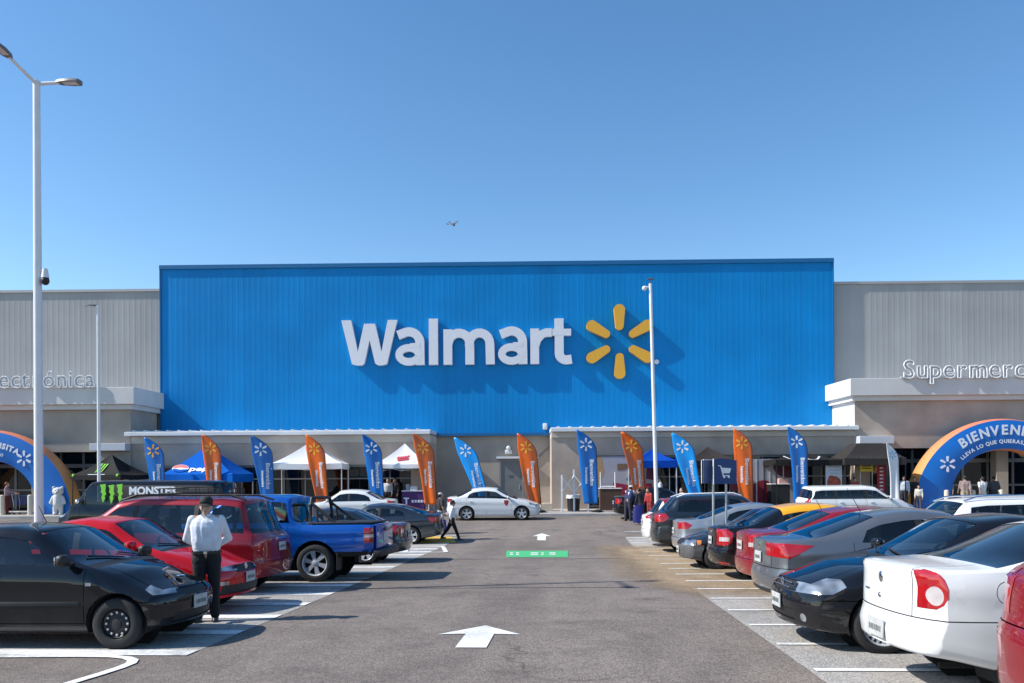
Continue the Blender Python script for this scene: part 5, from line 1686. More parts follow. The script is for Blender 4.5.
def build_props():
    fv = -5.5
    T1 = [('Bienvenidos', .27, .06, .42), ('bienvenidos', .17, -.17, .38)]
    F = [  # px pole foot, y top, W, lean, mat, emblem, label
        (166, 437, .98, .12, M_fb, M_printy, 'blue feather flag between the black green-logo tent and the blue tent'),
        (221.5, 434, .92, .05, M_fo, M_printy, 'orange feather flag standing in front of the blue tent'),
        (274, 435.5, .98, .10, M_fb, M_print, 'blue feather flag between the blue tent and the larger white tent'),
        (328.5, 434.5, .92, .22, M_fo, M_printy, 'orange feather flag in front of the larger white tent'),
        (384.5, 434, .92, .18, M_fb, M_print, 'blue feather flag between the two white tents'),
        (437, 433.5, .92, .22, M_fo, M_printy, 'orange feather flag at the purple counter behind the walking people'),
        (490, 437, .92, .85, M_flb, M_print, 'light blue feather flag leaning left against the bare grey wall'),
        (541, 433, .92, .28, M_fo, M_printy, 'orange feather flag beside the grey service door'),
        (597.5, 429.5, .98, .05, M_fb, M_print, 'dark blue feather flag beside the white lattice gate'),
        (647, 431.5, .95, .28, M_fo, M_printy, 'orange feather flag above the black saloon at the kerb'),
        (703, 432.5, .95, .55, M_flb, M_print, 'light blue feather flag left of the trolley sign'),
        (753, 428, .92, .05, M_fo, M_printy, 'orange feather flag right of the trolley sign'),
        (807.5, 426.5, .92, .0, M_fb, M_print, 'blue feather flag left of the black tents behind the white van'),
    ]
    for k, (px, yt, W, lean, m, em, lab) in enumerate(F):
        feather_flag(px, yt, fv+.05*(k % 3), W, lean, m, lab, em, wave=k*1.7, text=T1)
    feather_flag(899, 443, -5.55, .62, -.02, M_fw, 'white feather flag beside the large black tent at the right entrance', mat('pale_blue_print', (.2, .45, .6), .5), wave=2.0, group=None)
    # ---- tents
    m_pep = mat('tent_blue', (.0015, .11, .50), .85, noise=.06, nscale=2, spec=.1)
    r, g = canopy_tent(208, 445.5, 474, 482, -4.1, 3.95, 2.1, m_pep, 'blue canopy tent with the pepsi word and round emblem', rot=-.16, sag=.05)
    fr3 = lambda a, b, c: V((a, c, b))
    def globe(mb): mb.prism([(-1.02+.46*math.cos(a), .24+.135*math.sin(a)) for a in [2*PI*k/28 for k in range(28)]], 0, .01, fr3)
    on_roof(r, g, globe, M_print, 'emblem')
    def redhalf(mb): mb.prism([(-1.02+.42*math.cos(a), .255+.115*math.sin(a)) for a in [PI*k/14 for k in range(15)]]+[(-1.3, .245), (-1.05, .275), (-.8, .262)], -.012, -.004, fr3)
    on_roof(r, g, redhalf, mat('emblem_red', (.55, .02, .03), .5), 'emblem_red')
    def bluehalf(mb): mb.prism([(-1.02+.42*math.cos(a), .222+.115*math.sin(a)) for a in [PI+PI*k/14 for k in range(15)]]+[(-.8, .212), (-1.0, .20), (-1.3, .225)], -.012, -.004, fr3)
    on_roof(r, g, bluehalf, m_pep, 'emblem_blue')
    def word(mb):
        me = text_mesh('pepsi', .62, .004, .02, 'LEFT', 3)
        for v_ in [mb.bm.verts.new((-.50+v.co.x*1.18, -.004-v.co.z, .15+v.co.y*.40)) for v in me.vertices]: pass
        mb.bm.verts.ensure_lookup_table()
        n0 = len(mb.bm.verts)-len(me.vertices)
        for p in me.polygons:
            try: mb.bm.faces.new([mb.bm.verts[n0+i] for i in p.vertices])
            except ValueError: pass
    on_roof(r, g, word, M_print, 'lettering'); on_roof(r, g, word, M_print, 'lettering', side=1)
    m_wt = mat('tent_white', (.74, .74, .75), .6, noise=.03)
    r, g = canopy_tent(311, 441.5, 463.5, 469, -4.2, 3.55, 2.1, m_wt, 'larger white canopy tent behind the orange flag, left of the small white tent', rot=.06)
    r, g = canopy_tent(405, 443.5, 464, 468, -4.2, 2.75, 2.1, m_wt, 'smaller white canopy tent with a red logo on its roof', rot=.0)
    m_rl = mat('logo_red', (.60, .05, .07), .5)
    def rl(mb):
        stroke_poly(mb, [(-.30, .40), (.25, .48)], .07, 0, .012, fr3); stroke_poly(mb, [(-.26, .30), (.30, .38)], .08, 0, .012, fr3)
        for q in range(5): mb.prism([(-.26+.12*q, .425+.013*q), (-.18+.12*q, .435+.013*q), (-.18+.12*q, .50+.013*q), (-.26+.12*q, .49+.013*q)], 0, .014, fr3)
    on_roof(r, g, rl, m_rl, 'logo')
    m_bk = mat('tent_black', (.014, .014, .015), .8, noise=.15, spec=.2)
    m_green = mat('green_print', (.20, .62, .03), .5)
    r, g = canopy_tent(112, 454.5, 474.5, 479, -4.5, 2.9, 2.2, m_bk, 'black canopy tent with green claw marks on its roof', rot=-.22, legs=M_blk, sag=.16)
    on_roof(r, g, lambda mb: [mb.prism([(x+.02, .68), (x+.10, .68), (x+.05, .28), (x, .22), (x+.01, .45)], 0, .012, fr3) for x in (-.28, -.12, .04)], m_green, 'claw_mark')
    on_roof(r, g, lambda mb: [mb.prism([(x+.02, .68), (x+.10, .68), (x+.05, .28), (x, .22), (x+.01, .45)], 0, .012, fr3) for x in (-.28, -.12, .04)], m_green, 'claw_mark', side=1)
    on_roof(r, g, lambda mb: stroke_poly(mb, [(-.5, .06), (.5, .06)], .06, 0, .012, fr3), M_print, 'white_band')
    for du in (-1.35, 1.25):
        ball = MB(); ball.ball((du, -1.05, g[2]-.05), .09, 10); ball.build('green_corner', m_green, r, 1.5)
    r, g = canopy_tent(652, 449, 460.5, 467.5, -4.2, 2.2, 2.0, mat('tent_royal_blue', (.003, .055, .36), .85, noise=.08, spec=.1), 'small royal blue canopy tent behind the white lamp post', legs=M_w)
    m_brn = mat('tent_charcoal', (.042, .035, .034), .85, noise=.12, spec=.15)
    canopy_tent(708, 447, 461.5, 466, -4.2, 2.9, 2.0, m_brn, 'charcoal canopy tent behind the blue trolley sign', legs=M_blk)
    m_sc = mat('tent_black_cloth', (.02, .018, .018), .85, noise=.2, spec=.15)
    r, g = canopy_tent(803, 452, 460, 465.5, -4.2, 3.4, 2.1, m_sc, 'low black canopy tent with white scallops left of the taller black tent', legs=M_blk, sag=.10)
    on_roof(r, g, lambda mb: [stroke_poly(mb, [(x-.40, .55), (x-.2, .28), (x, .12), (x+.2, .28), (x+.4, .55)], .09, 0, .012, fr3) for x in (-.75, .25)], M_print, 'white_scallop')
    r, g = canopy_tent(866, 443.5, 458.5, 465, -4.4, 3.0, 2.2, mat('tent_black_tall', (.036, .032, .031), .85, noise=.15, spec=.15), 'tall black canopy tent with pale writing, before the right entrance', legs=M_blk, sag=.08, flat=.42)
    on_roof(r, g, lambda mb: [stroke_poly(mb, [(-.85+.22*q, .12), (-.80+.22*q, .34), (-.70+.22*q, .16), (-.62+.22*q, .30)], .04, 0, .012, fr3) for q in range(6)], mat('lilac_print', (.45, .42, .52), .5), 'lettering')
    # ---- promotional panels, counters
    def panel(px0, px1, y0, y1, v, m, name, label, cat, deco=None, foot=True):
        u0, zt = bu(px0, y0, v); u1, zb = bu(px1, y1, v)
        root = bempty(name, (u0+u1)/2, v, swz(v), label, cat); w = u1-u0; b = zb-swz(v); t = zt-swz(v)
        mb = MB(); mb.box((0, 0, (b+t)/2), (w, .03, t-b), None, .004); mb.build('panel', m, root)
        lg = MB()
        for s in (-1, 1): lg.tube((s*(w/2-.03), .03, 0), (s*(w/2-.03), .03, t), .015, None, 8); lg.box((s*(w/2-.03), .03, .015), (.06, .4, .03))
        lg.build('stand', M_alloy, root)
        if deco: deco(root, w, b, t)
        return root
    def food(root, w, b, t):
        mm = mat('food_red', (.32, .06, .03), .6, noise=.6, nscale=6)
        mb = MB(); mb.lathe([(.0, -.022), (.30*w/.7, -.022), (.30*w/.7, -.016)], 16, 'Y', (.0, 0, b+(t-b)*.26)); mb.lathe([(0, -.0225), (.16, -.0225), (.16, -.016)], 14, 'Y', (-.12, 0, b+(t-b)*.42)); mb.build('food_picture', mm, root)
        mb = MB()
        for q in range(3): mb.box((0, -.02, t-.22-.16*q), (w*(.7-.1*q), .008, .05))
        mb.build('lettering', mat('pale_grey_print', (.35, .38, .42), .6), root)
    panel(825.5, 842, 462.5, 490, -5.0, mat('poster_pale', (.50, .54, .60), .6), 'poster_stand', 'pale poster stand with a food picture before the low black tent', 'poster', food)
    def pl(root, w, b, t):
        mb = MB()
        for q in range(2): mb.box((0, -.02, t-.10-.12*q), (w*.7, .008, .04))
        mb.build('lettering', mat('dark_print', (.04, .03, .02), .6), root)
    panel(860, 873, 464, 471.5, -4.6, mat('yellow_board', (.62, .46, .04), .6), 'hanging_board', 'small yellow board under the tall black tent', 'sign', pl)
    def red(root, w, b, t):
        mb = MB()
        for q in range(8): mb.box((0, -.02, t-.25-.18*q), (w*.4, .008, .07))
        mb.build('lettering', M_print, root)
    panel(877, 885.5, 463, 492, -4.5, mat('banner_red', (.34, .02, .03), .6), 'vertical_banner', 'narrow red banner with upright white letters under the tall black tent', 'banner', red)
    panel(729, 739, 461, 490, -4.3, mat('banner_maroon', (.16, .02, .035), .6), 'vertical_banner', 'maroon banner half hidden behind the blue trolley sign', 'banner')
    # murals on the right-hand shop front
    def mural(px0, px1, y0, y1, v, deco, label):
        u0, zt = bu(px0, y0, v); u1, zb = bu(px1, y1, v)
        root = empty('window_mural', (0, 0, 0), None, label, 'mural'); root.matrix_world = BMAT
        mb = MB(); box_uv(mb, u0, u1, v, v+.03, zb, zt); mb.build('panel', mat('mural_grey', (.36, .36, .40), .7, noise=.05, nscale=2), root)
        deco(root, u0, u1, zb, zt, v)
    frv = lambda v0: (lambda a, b, c: V((a, v0+c, b)))
    def deco1(root, u0, u1, zb, zt, v):
        w, h = u1-u0, zt-zb
        X = lambda s: u0+w*s; Z = lambda s: zb+h*s
        sh = [((.42, .27, .14), [(X(0), Z(.35)), (X(.06), Z(1)), (X(.18), Z(1)), (X(.22), Z(.6)), (X(.14), Z(.3))]),
              ((.12, .03, .10), [(X(.86), Z(.45)), (X(.90), Z(1)), (X(1), Z(1)), (X(1), Z(.4))]),
              ((.30, .02, .05), [(X(.30), Z(.06)), (X(.36), Z(.36)), (X(.60), Z(.30)), (X(.95), Z(.34)), (X(.98), Z(.06))]),
              ((.08, .17, .26), [(X(.55), Z(.42)), (X(.66), Z(.70)), (X(.80), Z(.64)), (X(.84), Z(.40))]),
              ((.20, .12, .06), [(X(.42), Z(.66)), (X(.42), Z(.82)), (X(.66), Z(.82)), (X(.66), Z(.70))])]
        for q, (c, P) in enumerate(sh):
            mb = MB(); mb.prism(P, -.004-.003*q, -.001, frv(v)); mb.build('mural_shape', mat('mural_%d' % q, c, .7), root)
    mural(590, 655, 456.5, 497, -3.19, deco1, 'grey mural of curved shapes on the shop front behind the dark blue flag')
    def deco2(root, u0, u1, zb, zt, v):
        w, h = u1-u0, zt-zb
        for q, (cx, cz, rx, rz, c) in enumerate(((.30, .22, .23, .30, (.24, .012, .03)), (.72, .85, .26, .28, (.09, .02, .05)))):
            mb = MB(); mb.prism([(u0+w*(cx+rx*math.cos(a)), max(zb, min(zt, zb+h*(cz+rz*math.sin(a))))) for a in [2*PI*k/24 for k in range(24)]], -.004-.003*q, -.001, frv(v)); mb.build('mural_shape', mat('mural2_%d' % q, c, .7), root)
        mb = MB()
        for s in (.18, .40, .62): box_uv(mb, u0+w*s, u0+w*s+.05, v-.02, v-.001, zb, zt)
        mb.build('mullion', M_alloy, root)
    mural(745, 806, 459, 503, -3.19, deco2, 'grey mural with a maroon circle on the shop front right of the orange flag')
    def counter(px0, px1, y0, y1, v, m, label, deco=None, d=.6, name='counter'):
        u0, zt = bu(px0, y0, v); u1, _ = bu(px1, y0, v)
        root = bempty(name, (u0+u1)/2, v, swz(v), label, 'counter'); w = u1-u0; t = zt-swz(v)
        mb = MB(); mb.box((0, d/2, t/2), (w, d, t), None, .01); mb.build('cloth', m, root)
        mb = MB(); mb.box((0, d/2, t+.022), (w+.06, d+.06, .04), None, .008); mb.build('top', M_w, root)
        if deco: deco(root, w, t)
        return root
    def tl(root, w, t):
        mb = MB(); mb.box((-.30*w, -.012, t*.68), (.26, .01, .07)); mb.box((-.30*w, -.012, t*.52), (.08, .011, .28)); mb.build('emblem', M_print, root)
        mb = MB()
        for q in range(5): mb.box((-.02+.15*q, -.012, t*.54), (.11, .01, .13))
        mb.build('lettering', M_print, root)
    counter(402, 424, 491.5, 509, -5.2, mat('purple_cloth', (.065, .018, .12), .7), 'purple promotional counter in front of the smaller white tent', tl, name='promotion_counter')
    counter(600, 621.5, 489, 506, -4.4, mat('brown_cloth', (.085, .05, .035), .8, noise=.2), 'brown covered counter between the blue flag and the black saloon', None, name='display_counter')
    counter(771, 790, 484.5, 505, -4.2, M_blk, 'black counter before the maroon circle mural', None, name='display_counter')
    # boxes on the counters
    for px, y, v, s, c, lab in ((414, 491, -4.9, (.35, .3, .2), (.6, .6, .6), 'pale box on the purple counter'), (783, 484, -3.9, (.5, .3, .25), (.5, .3, .28), 'pinkish display box on the black counter'), (408, 491, -4.8, (.2, .2, .3), (.3, .3, .32), 'grey bottle crate on the purple counter')):
        u, z = bu(px, y, v); mb = MB(); mb.box((0, 0, s[2]/2), s, None, .02); mb.box((0, 0, s[2]+.01), (s[0]*.8, s[1]*.8, .03), None, .01)
        o = mb.build('display_box', mat('box_%.2f_%.2f' % c[:2], c, .7), None); top = swz(-5.2)+bu(414, 491.5, -5.2)[1]-swz(-5.2) if px < 500 else bu(783, 484.5, -4.2)[1]
        o.matrix_world = Matrix.Translation(bw(u, v, top+.043)) @ Matrix.Rotation(BETA, 4, 'Z'); tag(o, lab, 'box')
    # white framed sale frame on the brown counter
    u0, z0 = bu(600.5, 488.5, -4.2); u1, z1 = bu(615, 472, -4.2)
    mb = MB()
    for a, b in (((u0, z0), (u0, z1)), ((u1, z0), (u1, z1)), ((u0, z0+.1), (u1, z0+.1))): mb.tube((a[0], -4.2, a[1]), (b[0], -4.2, b[1]), .03, None, 8)
    mb.tube((u0, -4.2, z0-.0), (u0, -4.2, z0+.02), .08)
    bbuild(mb, 'clothes_rack', M_w, 'white open frame standing on the brown counter', 'frame')
    # white lattice gate
    v = -5.0
    root = empty('lattice_gate', (0, 0, 0), None, 'white folding lattice gate on the pavement left of the dark blue flag', 'gate'); root.matrix_world = BMAT
    U = lambda px: bu(px, 490, v)[0]; z = swz(v)
    ZZ = lambda py: bu(580, py, v)[1]
    for px, yt in ((562.0, 475), (574, 469.5), (588, 478)):
        mb = MB(); mb.box((U(px), v, (z+ZZ(yt))/2), (.09, .05, ZZ(yt)-z), None, .01); mb.build('post', M_w, root)
    for (a, b) in (((562, 492), (574, 476)), ((562, 476), (574, 492)), ((574, 475), (588, 492)), ((574, 492), (581, 484))):
        mb = MB(); p, q = V((U(a[0]), v-.04, ZZ(a[1]))), V((U(b[0]), v-.04, ZZ(b[1]))); mb.tube(p, q, .032, None, 8); mb.build('slat', M_w, root)
    # bin with white bag
    u = U(574); mb = MB(); mb.lathe([(.30, 0), (.34, .75), (.36, .78), (.33, .80)], 18); root = bempty('litter_bin', u, v+.5, swz(v+.5), 'black litter bin with a white bag behind the lattice gate', 'bin'); mb.build('bin', M_blk, root, .8)
    mb = MB(); mb.grid(lambda i, j: V(((.37+.03*math.sin(5*i)*j/2)*math.cos(2*PI*i/20), (.37+.03*math.sin(5*i)*j/2)*math.sin(2*PI*i/20), .82-.09*j-.02*math.sin(3*i))), 20, 3, True); mb.build('bag', M_fw, root, 3.0)
    # beige block by the wall
    u0 = bu(541.5, 505, -4.6)[0]; u1 = bu(552.5, 505, -4.6)[0]
    mb = MB(); mb.box(((u0+u1)/2, -4.4, swz(-4.6)+.19), (u1-u0, .5, .38), None, .02); mb.box(((u0+u1)/2, -4.4, swz(-4.6)+.39), (u1-u0-.1, .42, .03), None, .01)
    bbuild(mb, 'planter_block', mat('beige_block', (.55, .47, .37), .9, noise=.1), 'low beige block on the pavement right of the white saloon', 'block')
    # ---- arches
    inflatable_arch(1000, 420.5, -4.6, 4.5, 1.42, 'blue inflatable arch reading BIENVENIDOS at the right entrance', 'BIENVENIDOS', 'LLEVA LO QUE QUIERAS, VIVE MEJOR', ((.66, .50, PI/2), (.25, .80, PI/2), (PI*.79, PI*.21)))
    inflatable_arch(-11, 431.5, -4.6, 4.5, 1.42, 'blue inflatable arch reading VISITA at the left entrance', 'GRACIAS POR TU VISITA', 'VIVE MEJOR, REGRESA PRONTO', ((.38, .53, PI*.555), (.20, .80, PI*.555), (PI*.70, PI*.30)))
    # ---- lamp posts
    street_lamp(36.5, 80.5, 13.6, 'tall white lamp post on the left with two lamp heads and a dome camera', [(RT.x, RT.y, .40, .02), (-FW.x, -FW.y, .75, .08)], .068, 0, camera_y=283, hs=.62)
    street_lamp(98, 305.5, 31.5, 'white lamp post before the left entrance with one lamp head to the left', [(-RT.x, -RT.y, .10, .05)], .062, hs=.7)
    lp = street_lamp(656, 283.5, 28.6, 'white lamp post in front of the yellow emblem, leaning slightly left', [], .066, lean=-.022)
    hz = pt(650, 283.5, 28.6).z-gz(lp.location.x, lp.location.y)
    mb = MB(); mb.tube((0, 0, hz-.15), (-.20, 0, hz-.10), .03); mb.ball((-.22, 0, hz-.16), .09, 12); mb.build('camera_dome', M_w, lp, 1.0)
    mb = MB(); mb.tube((0, 0, hz), (0.02, 0, hz+.16), .012); mb.box((.02, 0, hz+.17), (.22, .10, .05), None, .01); mb.build('beacon', M_dgrey, lp)
    # ---- trolley sign
    c = pt(720, 490, 19.4); root = empty('trolley_sign', on_ground(c.x, c.y), Matrix.Rotation(YAW+.10, 4, 'Z'), 'navy blue sign with a white trolley symbol on two galvanised posts', 'sign')
    sz = 19.4/780
    zt = pt(720, 458.5, 19.4).z-gz(c.x, c.y); zb = pt(720, 484, 19.4).z-gz(c.x, c.y)
    for dx in (-.165, .165):
        mb = MB(); mb.tube((dx, .03, -.1), (dx, .03, zb+.15), .028, None, 12); mb.build('post', M_galv, root, .8)
    nb = mat('sign_navy', (.004, .036, .15), .4, noise=.05)
    x0, xm, x1 = -17*sz, -7*sz, 17*sz
    n = 10
    P = [(x0+.01+(xm-x0-.01)*0, zb), (x1, zb)]
    top_pts = [(xm+(x1-xm)*k/n, zt-.05+.05*math.sin(PI*min(1, .25+.75*k/n))) for k in range(n, -1, -1)]
    mb = MB(); mb.prism([(xm+.012, zb), (x1, zb)]+top_pts[:-1]+[(xm+.012, zt-.02)], -.03, .03); mb.build('panel', nb, root)
    q = Matrix.Rotation(-.55, 4, 'Z')
    mb = MB(); mb.box(((x0+xm)/2, .05, (zb+zt)/2-.01), (xm-x0+.05, .03, zt-zb-.06), Matrix.Rotation(.5, 3, 'Z')); mb.build('panel', nb, root)
    mb = MB(); mb.box((xm, -.02, (zb+zt)/2-.01), (.016, .05, zt-zb), None, .003); mb.box((x0, .13, (zb+zt)/2-.01), (.012, .03, zt-zb-.05), None, .003); mb.box(((x0+xm)/2, .05, zt-.03), (xm-x0+.06, .04, .016), Matrix.Rotation(.5, 3, 'Z')); mb.build('edge_trim', M_w, root)
    # trolley pictogram
    cx, cz = xm+.30, (zb+zt)/2+.01
    mb = MB(); fr = lambda a, b, c_: V((a, c_, b))
    mb.prism([(cx-.10, cz+.08), (cx+.15, cz+.06), (cx+.11, cz-.06), (cx-.06, cz-.06)], -.038, -.031, fr)
    stroke_poly(mb, [(cx-.18, cz+.13), (cx-.12, cz+.12), (cx-.055, cz-.09), (cx-.06, cz-.12), (cx+.11, cz-.12)], .024, -.040, -.031, fr)
    for dx in (-.03, .09): mb.lathe([(0, -.042), (.026, -.042), (.026, -.031)], 12, 'Y', (cx+dx, 0, cz-.155))
    mb.build('trolley_symbol', M_print, root)
    # ---- bollards
    for px, lab in ((946.5, 'cream bollard in the left foot of the right arch opening'), (973, 'cream bollard beside the man in the beige shirt'), (1001, 'cream bollard third from the left before the right entrance')):
        bollard(bu(px, 495, -5.3)[0], -5.3, lab)
    for px, lab in ((2, 'cream bollard at the left edge before the left arch'), (30, 'cream bollard beside the tall lamp post at the left arch')):
        bollard(bu(px, 505, -5.3)[0], -5.3, lab)
    # ---- drone
    c = pt(452.5, 224, 26); root = empty('drone', c, Matrix.Rotation(.5, 4, 'Z') @ Matrix.Rotation(-.18, 4, 'Y') @ Matrix.Scale(.8, 4), 'small drone hovering in the sky above the blue wall', 'drone')
    mb = MB(); mb.box((0, 0, 0), (.20, .10, .07), None, .025); mb.build('body', mat('drone_white', (.5, .42, .42), .5), root, .8)
    for sx in (-1, 1):
        for sy in (-1, 1):
            mb = MB(); mb.tube((sx*.07, sy*.03, .01), (sx*.17, sy*.13, .03), .011, None, 8); mb.lathe([(.018, .02), (.018, .06), (0, .062)], 10, 'Z', (sx*.17, sy*.13, 0)); a = mb.build('arm', M_dgrey, root, .8)
            mb = MB(); mb.box((sx*.17, sy*.13, .066), (.20, .014, .004), Matrix.Rotation(.7*sx*sy, 3, 'Z')); mb.build('rotor', M_blk, a)
    mb = MB(); mb.box((.06, 0, -.06), (.07, .06, .06), None, .015); mb.build('camera', M_blk, root, .8)
    # ---- black branded van at the back of the left row
    S = hatch(5.6, 1.95, 2.32, xf=1.0, wb=3.3, R=.38, nose=1.22, hood=1.58, xw0=.62, xw1=1.15, xb0=5.35, xb1=5.52, deck=1.3, paint=P_black, rim='steel', tumble=.10, rs=.07)
    S['doors'] = [('d', 1.0, 2.0, .02)]; S['pillars'] = [(1.95, 5.6, .0), (1.1, 1.13, 0)]; S['hth'] = .35; S['zfb'] = .7; S['zrb'] = .6
    S['headlamp'] = [([(-.2, 1.12), (.45, 1.18), (.55, 1.36), (-.2, 1.24)], .36)]; S['glass'] = M_dglass; S['boot'] = False
    S['taillamp'] = [([(5.3, 1.3), (5.3, .9), (6, .9), (6, 1.3)], .6)]; S['mirm'] = M_chr
    car = make_car(S, 'black van with a green claw logo and white lettering behind the red minivan', cat='van', name='parked_van', group=None)
    L = car['_L']; del car['_L']
    p = pt(61, 500, 24.6); set_on_ground(car, p.x+L/2, p.y+.3, PI)
    mb = MB(); claw_mark(mb, 0, 0, .74, .56); o = mb.build('claw_logo', m_green, car); o.matrix_local = Matrix.Translation((.78, .985, 1.88)) @ Matrix.Rotation(PI, 4, 'Z')
    o.rotation_euler.x = 0
    me = text_mesh('MONSTER', .33, .004, .012, 'LEFT', 3)
    o = link_mesh('lettering', me.copy(), M_print, car); o.matrix_local = Matrix.Translation((.22, .998, 1.86)) @ Matrix.Rotation(PI, 4, 'Z') @ UP

def build_people():
    g = gp(207, 621.5)
    person(V((g.x, g.y, g.z)), PI+.32, 'guard in white shirt, black trousers and black cap, hands behind his back', 1.70, 'back', (.66, .68, .74), (.010, .010, .012), cap_c=(.014, .016, .016), fine=True, tone=2)
    g = gp(452, 540)
    hr = -PI/2+YAW+.25
    person(g, hr, 'person in white shirt, black trousers and dark cap walking right', 1.50, 'walk', (.66, .68, .73), (.012, .012, .014), cap_c=(.03, .02, .02), tone=1, lean=.04)
    g = gp(440.5, 534)
    person(g, hr+.3, 'person in black vest over a shirt with pale cap and pale trousers, behind the walker', 1.62, 'stand', (.05, .05, .055), (.30, .30, .33), cap_c=(.55, .48, .42), vest=(.015, .014, .016), tone=1, sleeves=False)
    carrier_bag(gp(442.5, 537)+V((.0, 0, .25)), 'blue carrier bag held by the walkers beside the grey saloon', (.01, .03, .35))
    def sw(px, py, v, head, lab, **k):
        u, _ = bu(px, py, v); person(bw(u, v, swz(v)), head+BETA, lab, **k)
    def rd(px, Z, head, lab, **k):
        p = pt(px, 500, Z); person(on_ground(p.x, p.y), head, lab, **k)
    # by the black saloon
    rd(628, 35.2, -.5, 'person in navy vest and white cap leaning into the boot of the black saloon', height=1.66, pose='reach', shirt=(.55, .55, .6), trousers=(.03, .03, .05), vest=(.02, .03, .10), cap_c=(.7, .66, .62), lean=.55)
    rd(641.5, 34.0, .8, 'person in black carrying a blue bag behind the black saloon', height=1.55, pose='stand', shirt=(.02, .018, .02), trousers=(.02, .02, .022), tone=1, lean=.25)
    p = pt(638.5, 500, 33.6); carrier_bag(on_ground(p.x, p.y, .08), 'tall dark blue bag hanging beside the black saloon', (.012, .015, .16), (.5, .2, .75))
    rd(650, 34.6, 2.2, 'person in a red top beside the white lamp post at the black saloon', height=1.5, pose='stand', shirt=(.34, .03, .03), trousers=(.3, .03, .03), lean=.2)
    sw(660, 490, -5.0, PI/2, 'dark haired person in white shirt behind the black saloon', height=1.68, shirt=(.6, .62, .68), trousers=(.03, .03, .04))
    rd(682, 33.8, 1.9, 'woman in a pale pink blouse with dark hair right of the black saloon', height=1.55, shirt=(.55, .42, .38), trousers=(.05, .05, .07), hair_long=True, tone=2)
    # tents
    sw(388, 495, -3.6, PI, 'person in a white top under the smaller white tent', height=1.65, shirt=(.5, .5, .52))
    sw(395, 495, -3.5, PI-.4, 'person in dark clothes under the smaller white tent', height=1.68, shirt=(.02, .02, .025))
    sw(716, 495, -4.2, PI/2, 'person in dark clothes with an orange-brown face under the charcoal tent', height=1.66, shirt=(.02, .018, .018), tone=0)
    sw(855, 490, -4.3, PI, 'person in a red and white top under the tall black tent', height=1.6, shirt=(.45, .10, .10), tone=2)
    # right entrance
    sw(904, 500, -5.3, 2.6, 'person in a pale blue shirt left of the right arch', height=1.70, shirt=(.45, .50, .58), trousers=(.03, .03, .04))
    sw(914.5, 500, -5.0, 2.9, 'person in black beside the pale blue shirt at the right arch', height=1.62, shirt=(.02, .02, .022), trousers=(.02, .02, .02))
    sw(919, 500, -5.5, 2.6, 'short dark haired person in a loose white top before the foot of the right arch', height=1.25, pose='stand', shirt=(.55, .52, .46), trousers=(.06, .06, .08), lean=.15)
    sw(948, 500, -4.9, 2.6, 'grey haired person in grey standing inside the right arch', height=1.68, shirt=(.18, .18, .2), trousers=(.03, .03, .03), hair=(.2, .2, .2))
    sw(965, 500, -5.45, -.2, 'man in a beige-pink shirt and khaki trousers walking into the right entrance', height=1.74, pose='walk', shirt=(.30, .22, .20), trousers=(.33, .26, .19), sleeves=True)
    sw(982.5, 500, -5.4, .1, 'person in a white top with dark bag strap and white trousers entering on the right', height=1.66, pose='walk2', shirt=(.62, .62, .64), trousers=(.58, .54, .48), sleeves=False, vest=None)
    sw(994, 500, -4.6, 0.0, 'person in dark clothes at the doors of the right entrance', height=1.68, pose='walk', shirt=(.05, .055, .06), trousers=(.03, .03, .03))
    # left entrance
    sw(7, 505, -5.0, -1.2, 'red haired person in maroon pushing a trolley at the left arch', height=1.62, shirt=(.30, .20, .24), trousers=(.12, .02, .03), hair=(.16, .04, .02), pose='stand', arms=((.7, .6, .1), (.7, .6, .1)), tone=2)
    # shopping trolley
    u, _ = bu(25, 505, -5.1); root = bempty('shopping_trolley', u, -5.1, swz(-5.1), 'blue and grey shopping trolley pushed under the left arch', 'trolley')
    mb = MB()
    def ringp(z, a, b): return [(-a, -b, z), (a, -b*.8, z+.03), (a, b*.8, z+.03), (-a, b, z), (-a, -b, z)]
    for q in range(6): mb.path(ringp(.50+.09*q, .36+.02*q, .20+.012*q), .006, 5)
    for s in (-1, 1):
        for q in range(9): mb.tube((-.36+.09*q, s*(.20-.004*q), .50), (-.46+.112*q, s*(.26-.005*q), .97), .005, None, 5)
    mb.build('basket', mat('trolley_blue', (.03, .08, .35), .5), root)
    mb = MB()
    for s in (-1, 1): mb.path([(-.5, s*.26, 1.0), (-.42, s*.24, .55), (-.45, s*.24, .14), (.4, s*.2, .14)], .014, 6)
    mb.path([(-.52, -.27, 1.02), (-.52, .27, 1.02)], .018, 8); mb.build('frame', M_galv, root)
    for sx in (-.42, .38):
        for s in (-1, 1): w = MB(); w.lathe([(0, -.015), (.06, -.015), (.06, .015), (0, .015)], 12, 'Y', (sx, s*.22, .06)); w.build('castor', M_rub, root)
    # white furry costume figure by the left arch
    u, _ = bu(58, 500, -5.3); mb = MB(); 
    cap(mb, (0, 0, .75), (0, 0, 1.25), .36, .30, 14); mb.ball((0, .02, 1.66), .34, 16, (1.1, 1, .88)); mb.ball((0, -.28, 1.58), .14, 12)
    for s in (-1, 1):
        mb.ball((.27*s, 0, 1.93), .11, 10); cap(mb, (.28*s, 0, 1.25), (.44*s, -.1, .85), .13, .12); cap(mb, (.17*s, 0, .6), (.19*s, 0, .12), .18, .15); mb.ball((.19*s, -.08, .08), .15, 10, (1, 1.3, .6))
    me = eval_mods(mb, [('REMESH', dict(mode='VOXEL', voxel_size=.03)), ('SMOOTH', dict(iterations=3, factor=.5))])
    o = link_mesh('costumed_person', me, mat('white_fur', (.66, .65, .62), .95, noise=.1, nscale=20, bump=.8, bscale=30), None, 3.0)
